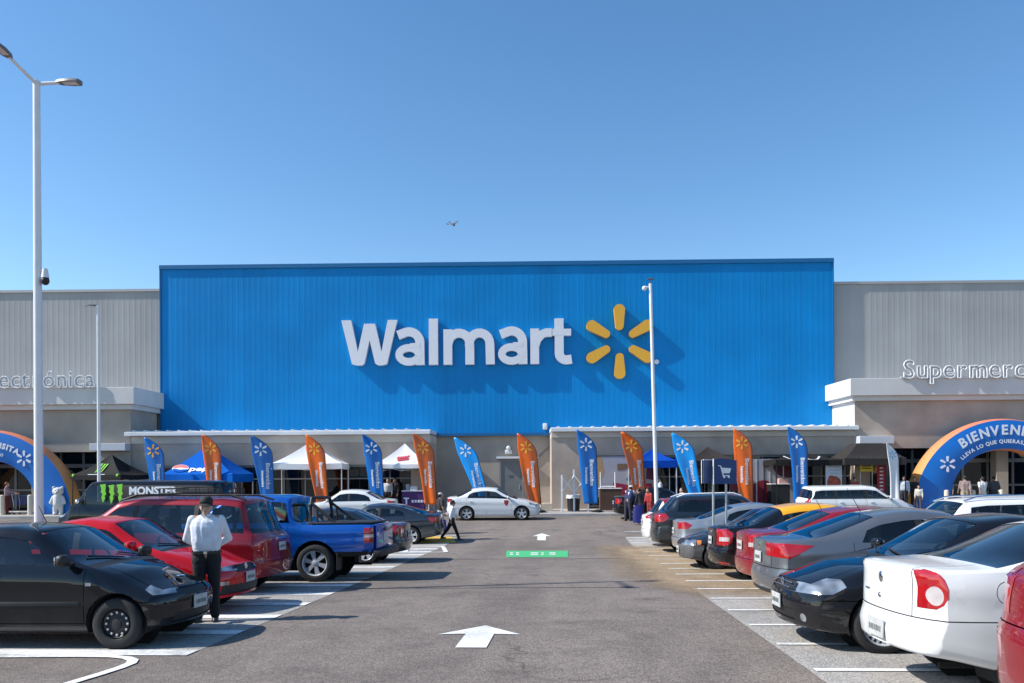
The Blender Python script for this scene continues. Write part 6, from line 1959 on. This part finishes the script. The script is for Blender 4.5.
    o.matrix_world = Matrix.Translation(bw(u, -5.3, swz(-5.3))) @ Matrix.Rotation(BETA+.3, 4, 'Z') @ Matrix.Scale(.70, 4); tag(o, 'figure in a white furry bear costume beside the left arch', 'costume')
    f = MB()
    for s in (-1, 1): f.ball((.11*s, -.30, 1.74), .03, 8)
    f.ball((0, -.41, 1.60), .04, 8); f.build('face', M_blk, o, 3.0, fix=False)
# ------------------------------------------------------------------ the cars
P_black = paint_mat('paint_black', (.006, .007, .010), .0, .3)
P_white = paint_mat('paint_white', (.68, .69, .69), .0, .3)
P_red = paint_mat('paint_red', (.50, .006, .010), .0, .3)
P_dred = paint_mat('paint_wine_red', (.27, .008, .016), .25, .32)
P_grey = paint_mat('paint_steel_grey', (.20, .21, .225), .65, .30)
P_silver = paint_mat('paint_silver', (.42, .44, .455), .65, .32)
P_dkgrey = paint_mat('paint_dark_grey', (.04, .05, .062), .7, .28)
P_navy = paint_mat('paint_blue_black', (.010, .014, .022), .2, .3)
P_blue = paint_mat('paint_blue', (.002, .085, .40), .2, .3)
P_yellow = paint_mat('paint_yellow', (.75, .36, .02), .0, .35)
P_rb = paint_mat('paint_pale_blue', (.35, .5, .62), .1, .35)

def all_cars():
    ZC = lambda py: 780*CAMH/(py-496.0)
    # ---- right row -----------------------------------------------------
    # red car at the frame edge
    S = hatch(4.7, 1.82, 1.70, xf=.95, wb=2.85, R=.34, nose=.86, hood=1.12, xw0=1.15, xw1=1.95, xb0=4.0, xb1=4.52, deck=1.22, paint=P_dred, rim='five', zsill=.42)
    S['zrb'] = .84; S['rbm'] = P_dred; S['clad'] = True; S['cladm'] = M_dgrey
    S['pr'] = [(.3, .05), (.45, 0), (.78, 0), (.86, .05), (1.0, .06), (1.25, .10)]
    S['badges'] = [('b', 4.56, y_, 1.12, .05, .07) for y_ in (.34, .26, .18, .10, .02)]
    S['rplate'] = (.98, 4.565, -.05); S['cr'] = (.08, .10); S['sglass'] = M_dglass
    S['taillamp'] = [([(4.30, 1.18), (4.36, .90), (5, .90), (5, 1.20)], .62)]
    place_car(make_car(S, 'wine red utility car at the right edge, tail with badge letters cut by the frame'), RX[0], RY[0], 0, 'rear')
    # white old sedan
    S = sedan(4.19, 1.66, 1.48, xf=.76, wb=2.47, R=.30, nose=.70, hood=.98, deck=1.09, xw0=1.0, xw1=1.80, xb0=2.86, xb1=3.62, paint=P_white, rim='cap', tumble=.27)
    S['taillamp'] = [([(4.3, 1.07), (4.06, 1.075), (4.0, 1.05), (3.965, 1.0), (3.948, .93), (3.952, .86), (3.975, .80), (4.01, .765), (4.3, .76)], .54)]
    S['revlamp'] = [([(4.012+.040*math.cos(2*PI*k/18), .868+.075*math.sin(2*PI*k/18)) for k in range(18)], .6)]
    S['fuel'] = (3.52, .90, .085, 1); S['cpil'] = (2.98, .55); S['zrb'] = .68; S['bot'] = [(0, .26), (.3, .21), (.8, .20), (3.3, .24), (3.9, .36), (4.19, .40)]
    S['rplate'] = (.52, 4.17, -.05); S['badges'] = [('o', 4.185, .0, .95, .09, .10), ('b', 4.185, .32, .82, .10, .018), ('o', 4.19, .02, .79, .06, .05)]
    S['top'] = [(0, .70), (.14, .75), (.55, .905), (1.0, .98), (1.80, 1.435), (2.25, 1.48), (2.46, 1.468), (2.86, 1.41), (3.60, 1.105), (3.72, 1.09), (4.12, 1.09), (4.19, 1.07)]; S['rs'] = .06
    S['belt'] = [(0, .62), (.5, .76), (1.0, .925), (1.4, .96), (3.6, 1.05), (4.19, 1.035)]; S['handlem'] = P_white; S['cr'] = (.11, .13); S['nr'] = .75; S['rc'] = .085
    S['antenna'] = (1.85, 0, .4)
    place_car(make_car(S, 'white saloon in the right foreground with tall red and clear tail lamp'), RX[1], RY[1], 0, 'rear')
    # black saloon nose out
    S = sedan(4.3, 1.72, 1.44, xf=.86, wb=2.51, R=.30, nose=.72, hood=.97, xw0=1.12, xw1=1.92, deck=1.02, paint=P_black, rim='mesh')
    S['headlamp'] = [([(-.1, .60), (.36, .615), (.50, .69), (.47, .765), (.1, .75), (-.1, .71)], .40)]
    S['grille'] = [[(-.34, .60), (.34, .60), (.36, .74), (-.36, .74)], [(-.45, .30), (.45, .30), (.42, .42), (-.42, .42)]]
    S['fog_f'] = [circle_poly(.60, .345, .045, 12)]
    S['badges'] = [('b', .05, 0, .64, .62, .012), ('b', .055, 0, .69, .62, .012), ('o', .05, 0, .67, .11, .11)]
    S['fplate'] = (.47, -.01, 0); S['glass'] = M_glass
    place_car(make_car(S, 'black saloon parked nose out beside the white saloon, mesh alloy wheel and pale headlamp'), RX[2], RY[2], PI, 'front')
    # grey modern sedan, pointed lamps
    S = sedan(4.5, 1.74, 1.47, xf=.88, wb=2.62, R=.31, nose=.72, hood=.97, xw0=1.10, xw1=2.0, xb0=3.10, xb1=4.02, deck=1.07, paint=P_grey, rim='five')
    S['taillamp'] = [([(3.92, .975), (4.25, .80), (4.6, .83), (4.6, .99), (4.3, 1.0)], .36)]
    S['badges'] = [('o', 4.47, 0, .94, .11, .10)]
    S['rplate'] = (.78, 4.46, -.05); S['sglass'] = M_dglass; S['antenna'] = (3.0, 0, .42)
    S['rdark'] = [[(-.6, .2), (.6, .2), (.55, .36), (-.55, .36)]]; S['cladm'] = M_blk
    S['zrb'] = .66; S['handlem'] = M_dgrey
    place_car(make_car(S, 'steel grey saloon with pointed red tail lamps and tinted glass, right row'), RX[3], RY[3], 0, 'rear')
    # wine red saloon
    S = sedan(4.45, 1.72, 1.46, paint=P_dred, rim='seven', deck=1.06, xb1=3.92)
    S['taillamp'] = [([(4.12, .98), (4.20, .78), (4.6, .78), (4.6, 1.0)], .5)]; S['revlamp'] = [([(4.30, .86), (4.30, .79), (4.6, .79), (4.6, .86)], .5)]
    S['antenna'] = (3.0, 0, .42); S['rplate'] = (.80, 4.42, -.05); S['badges'] = [('o', 4.43, 0, .95, .12, .08)]
    place_car(make_car(S, 'wine red saloon between the grey saloon and the black car with the yellow roof'), RX[4], RY[4], 0, 'rear')
    # black car with yellow roof
    S = sedan(4.31, 1.71, 1.50, paint=P_black, rim='cap', deck=1.05, xb0=3.05, xb1=3.80, roofpaint=P_yellow)
    S['taillamp'] = [([(3.98, .92), (4.02, .74), (4.12, .68), (4.6, .68), (4.6, .98), (4.1, 1.0)], .46)]; S['revlamp'] = [([(4.06, .84), (4.06, .76), (4.6, .76), (4.6, .84)], .52)]
    S['badges'] = [('b', 4.30, 0, .93, .18, .055)]; S['rplate'] = (.76, 4.29, -.05)
    S['indic'] = [([(4.05, .36), (4.05, .31), (4.5, .31), (4.5, .36)], .6)]; S['indicm'] = M_red
    place_car(make_car(S, 'black saloon with a yellow roof and round edged red tail lamps'), RX[5], RY[5], 0, 'rear')
    # small dark old car nose out
    S = hatch(3.7, 1.62, 1.38, R=.28, nose=.66, hood=.90, paint=P_navy, rim='steel', fbm=M_dgrey)
    S['headlamp'] = [([(-.2, .53), (.29, .54), (.31, .66), (-.2, .65)], .36)]; S['indic'] = [([(.32, .55), (.40, .56), (.42, .65), (.32, .65)], .5)]
    S['grille'] = [[(-.38, .54), (.38, .54), (.38, .66), (-.38, .66)]]
    S['fplate'] = (.42, -.01, 0)
    place_car(make_car(S, 'small dark blue hatchback parked nose out with a square headlamp and black bumper'), RX[6], RY[6], PI, 'front')
    # silver hatch
    S = sedan(4.45, 1.75, 1.46, paint=P_silver, rim='five', deck=1.05, xb0=3.0, xb1=3.95)
    S['taillamp'] = [([(4.05, .90), (4.16, .80), (4.6, .80), (4.6, .96), (4.2, .98)], .42)]
    S['rplate'] = (.74, 4.42, -.05); S['sglass'] = M_dglass
    place_car(make_car(S, 'silver saloon with oval red tail lamp beside the dark blue hatchback'), RX[7], RY[7], 0, 'rear')
    # dark SUV
    S = hatch(4.6, 1.80, 1.70, xf=.92, wb=2.70, R=.355, nose=.86, hood=1.13, xw0=1.15, xw1=1.95, xb0=3.95, xb1=4.40, deck=1.18, paint=P_dkgrey, rim='five', zsill=.42)
    S['taillamp'] = [([(4.16, 1.02), (4.30, .90), (4.8, .90), (4.8, 1.12), (4.25, 1.14)], .44)]
    S['rails'] = True; S['railm'] = M_w; S['clad'] = True; S['cladm'] = M_blk; S['zrb'] = .70; S['rplate'] = (.86, 4.58, -.05); S['sglass'] = M_dglass
    S['cpil'] = (3.98, .30)
    place_car(make_car(S, 'dark grey sport utility car with silver roof rails and large red tail lamp'), RX[8], RY[8], 0, 'rear')
    # white and red SUV behind
    S = hatch(4.3, 1.76, 1.62, R=.33, nose=.80, hood=1.05, xb0=3.7, xb1=4.1, deck=1.08, paint=P_white, rim='five', roofpaint=P_dred)
    S['rglass'] = M_dglass; S['rplate'] = (.80, 4.28, -.05)
    S['taillamp'] = [([(3.95, 1.12), (4.0, .92), (4.5, .92), (4.5, 1.12)], .55)]
    place_car(make_car(S, 'white hatchback with a red roof, last in the right row'), RX[9], RY[9], 0, 'rear')
    # white utility car in the next row on the right
    S = hatch(4.5, 1.82, 1.58, R=.33, nose=.85, hood=1.1, xb0=3.75, xb1=4.3, deck=1.12, paint=P_white, rim='five', hth=.22)
    S['taillamp'] = [([(4.0, 1.22), (4.12, 1.0), (4.7, 1.0), (4.7, 1.28), (4.25, 1.30)], .5)]
    S['rails'] = True; S['sglass'] = M_dglass
    q = pt(930, 500, 15.2)
    place_car(make_car(S, 'white sport utility car behind the white saloon, mostly hidden, red tail lamp showing'), q.x, q.y+.9, 0, 'rear')

    # ---- left row -------------------------------------------------------
    S = hatch(3.72, 1.60, 1.43, xf=.61, wb=2.47, R=.29, nose=.665, hood=.955, xw0=.93, xw1=1.62, deck=.98, paint=P_black, rim='steel', tumble=.27)
    S['headlamp'] = [([(-.2, .60), (.22, .60), (.33, .66), (.345, .74), (.30, .83), (.13, .77), (-.2, .66)], .36)]
    S['grille'] = [[(-.30, .56), (.30, .56), (.33, .65), (-.33, .65)], [(-.5, .27), (.5, .27), (.46, .38), (-.46, .38)]]
    S['fog'] = []
    S['badges'] = [('h', .24, 0, .775, .10, .12)]
    S['doors'] = [('d', .98, 2.25, .03)]; S['pillars'] = [(2.19, 2.29, .05), (1.26, 1.29, 0)]; S['xm'] = 1.17
    S['fplate'] = (.46, -.02, 0); S['indic'] = [([(.89, .72), (.955, .72), (.955, .755), (.89, .755)], .5)]; S['indicm'] = M_white_lens
    S['mould'] = .52; S['handlem'] = M_dgrey; S['mirm'] = M_blk; S['glass'] = M_glass; S['antenna'] = (1.95, 0, .25); S['zfb'] = .53
    place_car(make_car(S, 'black hatchback in the left foreground with black steel wheel, cut by the frame'), LX[0], LY[0], 0, 'front')
    S = sedan(4.2, 1.66, 1.45, xf=.80, wb=2.46, R=.29, nose=.70, hood=.96, xw0=1.02, xw1=1.82, paint=P_red, rim='five')
    S['headlamp'] = [([(-.2, .60), (.40, .64), (.52, .74), (.2, .74), (-.2, .68)], .36)]
    S['grille'] = [[(-.36, .59), (.36, .59), (.38, .69), (-.38, .69)], [(-.70, .28), (.70, .28), (.66, .42), (-.66, .42)]]
    S['fog'] = [([(-.2, .42), (.30, .42), (.30, .475), (-.2, .475)], .52)]
    S['badges'] = [('o', .03, 0, .65, .11, .11)]; S['fplate'] = (.50, -.03, 0)
    place_car(make_car(S, 'bright red car beside the black hatchback, nose towards the lane'), LX[1], LY[1], 0, 'front')
    # red minivan, tail to the lane
    S = hatch(4.75, 1.86, 1.76, xf=.95, wb=2.95, R=.33, nose=.80, hood=1.10, xw0=1.05, xw1=1.95, xb0=4.38, xb1=4.68, deck=1.06, paint=P_dred, rim='five', tumble=.22, rs=.08)
    S['cpil'] = (4.38, .22); S['pillars'] = [(2.30, 2.38, .05), (3.42, 3.50, .02), (1.5, 1.53, 0)]
    S['doors'] = [('d', 1.35, 2.36, .04), ('d', 2.36, 3.48, -.02)]
    S['taillamp'] = [([(4.50, 1.12), (4.56, .80), (5, .80), (5, 1.14)], .62)]; S['revlamp'] = []
    S['rplate'] = (.82, 4.74, -.05); S['glass'] = M_glass; S['rails'] = True; S['railm'] = M_blk; S['boot'] = False
    S['hth'] = .25
    S['badges'] = [('b', 4.76, 0, .96, .5, .05)]
    van = make_car(S, 'dark red minivan with a roof rack behind the guard, tail towards the lane', cat='minivan')
    place_car(van, LX[2], LY[2], PI, 'rear')
    rk = MB()
    r0, r1 = -1.42, -.30
    for sg in (1, -1):
        for z, r_ in ((1.80, .011), (1.89, .008)): rk.path([(r0, sg*.53, z), ((r0+r1)/2, sg*.54, z+.01), (r1, sg*.53, z)], r_, 6)
        for k in range(6): rk.tube((r0+(r1-r0)*k/5, sg*.53, 1.73), (r0+(r1-r0)*k/5, sg*.53, 1.90), .008, None, 6)
    for k in range(6): rk.path([(r0+(r1-r0)*k/5, -.53, 1.805), (r0+(r1-r0)*k/5, .53, 1.805)], .011, 6)
    for x in (r0, r1): rk.path([(x, -.53, 1.89), (x, .53, 1.89)], .008, 6)
    rk.build('roof_rack', M_blk, van, .8)
    # dark grey sedan tail, beyond the pickup
    S = sedan(4.4, 1.72, 1.45, paint=P_dkgrey, rim='five', deck=1.04)
    S['taillamp'] = [([(4.05, .94), (4.15, .76), (4.6, .76), (4.6, .96), (4.2, .98)], .42)]; S['revlamp'] = [([(4.28, .86), (4.28, .78), (4.6, .78), (4.6, .86)], .5)]
    place_car(make_car(S, 'charcoal saloon just beyond the blue pickup with its tail towards the lane'), LX[4], LY[4], PI, 'rear')
    S = sedan(4.55, 1.76, 1.45, R=.32, wb=2.65, paint=P_dkgrey, rim='five', deck=1.08, xb0=3.1, xb1=4.05)
    S['taillamp'] = [([(4.12, .97), (4.2, .80), (4.7, .80), (4.7, .97)], .45)]; S['badges'] = []
    place_car(make_car(S, 'blue grey saloon standing left of the two people walking, before the small white tent'), LX[5], LY[5], PI, 'rear')
    # rainbow shade car
    S = sedan(4.2, 1.68, 1.47, paint=P_rb, rim='cap', roofpaint=P_white)
    rs = bpy.data.materials.new('rainbow_sunshade'); rs.use_nodes = True
    nt = rs.node_tree; b = nt.nodes['Principled BSDF']; tc = nt.nodes.new('ShaderNodeTexCoord'); sp = nt.nodes.new('ShaderNodeSeparateXYZ'); cr = nt.nodes.new('ShaderNodeValToRGB')
    nt.links.new(tc.outputs['Object'], sp.inputs[0]); mr = nt.nodes.new('ShaderNodeMapRange'); mr.inputs[1].default_value = .6; mr.inputs[2].default_value = -.6
    nt.links.new(sp.outputs['Y'], mr.inputs[0]); nt.links.new(mr.outputs[0], cr.inputs[0]); nt.links.new(cr.outputs[0], b.inputs['Base Color'])
    el = cr.color_ramp.elements
    cols = [(0, (.05, .1, .5)), (.25, (.02, .3, .5)), (.45, (.05, .45, .1)), (.65, (.7, .6, .05)), (.85, (.7, .2, .03)), (1, (.5, .03, .05))]
    el[0].position, el[0].color = 0, (*cols[0][1], 1); el[1].position, el[1].color = 1, (*cols[-1][1], 1)
    for p_, c_ in cols[1:-1]:
        e_ = el.new(p_); e_.color = (*c_, 1)
    b.inputs['Roughness'].default_value = .25
    S['glass'] = rs; S['sglass'] = M_glass; S['headlamp'] = [([(-.2, .62), (.40, .66), (.52, .78), (.2, .77), (-.2, .70)], .36)]
    q = pt(335, 505, 23.0)
    place_car(make_car(S, 'pale blue car with a rainbow sunshade in its windscreen, behind the blue pickup'), q.x, q.y+.3, 0, 'front')
    # ---- cars on the cross road -----------------------------------------
    def road(car, px, Z, rot, which):
        p = pt(px, 500, Z); L = car['_L']; del car['_L']
        f = V((math.cos(rot), math.sin(rot), 0))
        c = p + f*((-L/2) if which == 'front' else L/2)
        set_on_ground(car, c.x, c.y, rot)
    S = sedan(4.40, 1.74, 1.51, xf=.88, wb=2.53, R=.32, nose=.74, hood=1.0, deck=1.08, xw0=1.12, xw1=2.0, xb0=3.2, xb1=3.95, paint=P_white, rim='five')
    S['fuel'] = (3.75, .88, .075, 1)
    car = make_car(S, 'white saloon on the cross road before the grey door, facing right'); road(car, 540.5, 36.6, BETA, 'front')
    bd = MB(); bd.prism([(-.10, .13), (.10, .13), (.10, -.02), (0, -.14), (-.10, -.02)], -.878, -.884); 
    o = bd.build('door_decal', mat('decal_red', (.34, .02, .04), .4), car); o.location = (.62, .018, .80)
    S = sedan(4.45, 1.76, 1.48, R=.31, paint=P_white, rim='five', xb0=3.15, xb1=3.95)
    S['taillamp'] = [([(4.08, 1.0), (4.18, .82), (4.6, .82), (4.6, 1.02)], .5)]; S['sglass'] = M_dglass
    car = make_car(S, 'white saloon facing left before the white tents, tail with red lamp on the right'); road(car, 398, 36.0, BETA+PI, 'rear')
    S = sedan(4.35, 1.72, 1.46, paint=P_black, rim='five', deck=1.06)
    S['taillamp'] = [([(4.0, .96), (4.1, .72), (4.6, .72), (4.6, .98)], .5)]; S['sglass'] = M_dglass
    car = make_car(S, 'black saloon by the kerb with shoppers at its open boot, tail lamp on the left'); road(car, 612.5, 36.4, BETA, 'rear')
    # white van
    S = hatch(4.75, 1.80, 1.66, xf=.90, wb=2.9, R=.32, nose=.82, hood=1.12, xw0=.95, xw1=1.72, xb0=4.5, xb1=4.68, deck=1.10, paint=P_white, rim='steel', tumble=.17, rs=.07)
    S['cpil'] = (4.48, .08); S['pillars'] = [(2.15, 2.30, .03), (3.42, 3.55, 0), (1.38, 1.41, 0)]; S['xs1'] = 4.6
    S['doors'] = [('d', 1.2, 2.22, .02), ('d', 2.30, 3.48, 0)]
    S['taillamp'] = [([(4.5, 1.2), (4.55, .8), (5, .8), (5, 1.2)], .6)]
    S['sglass'] = glass_mat('milky_van_glass', (.6, .66, .7), .15)
    car = make_car(S, 'white panel van seen over the parked cars before the dark tents', cat='van', name='parked_van'); road(car, 911, 33.0, BETA, 'front')

def pickup():
    L, W = 5.25, 1.88
    S = hatch(L, W, 1.79, xf=.95, wb=3.1, R=.38, nose=.98, hood=1.22, xw0=1.30, xw1=2.05, xb0=3.55, xb1=3.72, deck=1.17, paint=P_blue, rim='six', zsill=.48, tumble=.2, rs=.04)
    S['top'] = [(0, .98), (.14, 1.05), (.7, 1.16), (1.30, 1.22), (2.05, 1.75), (2.5, 1.79), (3.3, 1.78), (3.55, 1.74), (3.70, 1.18), (3.78, 1.16), (5.1, 1.16), (L, 1.15)]
    S['belt'] = [(0, .9), (.5, 1.05), (1.3, 1.15), (1.7, 1.17), (3.6, 1.17), (3.8, 1.125), (L, 1.12)]
    S['bot'] = [(0, .42), (.3, .36), (1.6, .38), (3.5, .42), (L-.2, .52), (L, .56)]
    S['pf'] = [(.36, .06), (.5, 0), (.7, 0), (.98, .06), (1.05, .1)]; S['pr'] = [(.5, .02), (.7, 0), (1.2, 0)]; S['cr'] = (.03, .06)
    S['cpil'] = (3.56, .25); S['pillars'] = [(2.45, 2.54, .05), (1.7, 1.73, 0)]; S['doors'] = [('d', 1.5, 2.5, .04), ('d', 2.5, 3.5, -.02)]
    S['taillamp'] = [([(L-.20, 1.08), (L-.20, .78), (L+.1, .78), (L+.1, 1.08)], .70)]
    S['revlamp'] = [([(L-.20, .95), (L-.20, .89), (L+.1, .89), (L+.1, .95)], .70)]
    S['tw'] = .26; S['archgap'] = .075; S['zrb'] = .60; S['zfb'] = .65; S['xs1'] = 3.62; S['boot'] = False; S['inset'] = .03
    S['rbm'] = M_blk; S['hth'] = .22; S['headlamp'] = [([(0, .85), (.3, .85), (.3, 1.0), (0, 1.0)], .55)]; S['grille'] = [[(-.5, .7), (.5, .7), (.5, .95), (-.5, .95)]]
    S['xs0'] = 1.45
    root = make_car(S, 'blue pickup truck with black roll bar and soft bed cover, tail towards the lane', cat='pickup truck', name='parked_pickup')
    X = lambda x: L/2-x
    b = MB(); b.box((X((3.86+5.18)/2), 0, 1.178), (1.32, 1.55, .035), None, .012); b.build('bed_cover', mat('bed_cover_vinyl', (.02, .02, .022), .6, noise=.2), root, .7)
    r = MB()
    for sg in (1, -1):
        r.path([(X(3.92), sg*.74, 1.14), (X(3.90), sg*.70, 1.55), (X(3.90), sg*.60, 1.70)], .035, 10)
        r.path([(X(3.90), sg*.68, 1.60), (X(4.45), sg*.74, 1.16)], .03, 10)
        r.tube((X(4.05), sg*.72, 1.14), (X(4.03), sg*.68, 1.5), .022)
    r.path([(X(3.90), .60, 1.70), (X(3.90), -.60, 1.70)], .035, 10)
    r.build('roll_bar', M_blk, root, .8)
    t = MB(); t.box((X(L+.012), 0, .90), (.03, 1.46, .50), None, .012); tg = t.build('tailgate', P_blue, root, .6)
    h = MB(); h.box((X(L+.032), 0, 1.02), (.02, .22, .07), None, .008); h.build('handle', M_blk, tg, .6)
    p = MB(); p.box((X(L+.034), .0, .86), (.01, .34, .17), None, .003); p.build('number_plate', M_plate, tg)
    bp = MB(); bp.box((X(L+.06), 0, .56), (.18, 1.72, .14), None, .03); bp.build('step_bumper', M_blk, root, .7)
    for sg in (1, -1):
        fl = MB(); fl.box((X(4.05+.46), sg*.80, .40), (.03, .26, .34), None, .01); fl.build('mud_flap', M_blk, root)
    place_car(root, LX[3], LY[3], PI, 'rear')

RX = [2.76, 2.72, 2.46, 2.80, 3.06, 2.97, 2.68, 2.90, 2.62, 2.62]
RY = [4.55, 6.95, 9.15, 11.5, 13.85, 16.1, 18.4, 20.9, 23.5, 26.2]
LX = [-4.42, -4.82, -5.16, -3.78, -4.02, -4.32]
LY = [9.24, 11.75, 14.1, 16.3, 20.4, 28.2]
build_people(); build_props(); build_store(); build_ground(); build_sidewalk(); setup_world(); all_cars(); pickup()
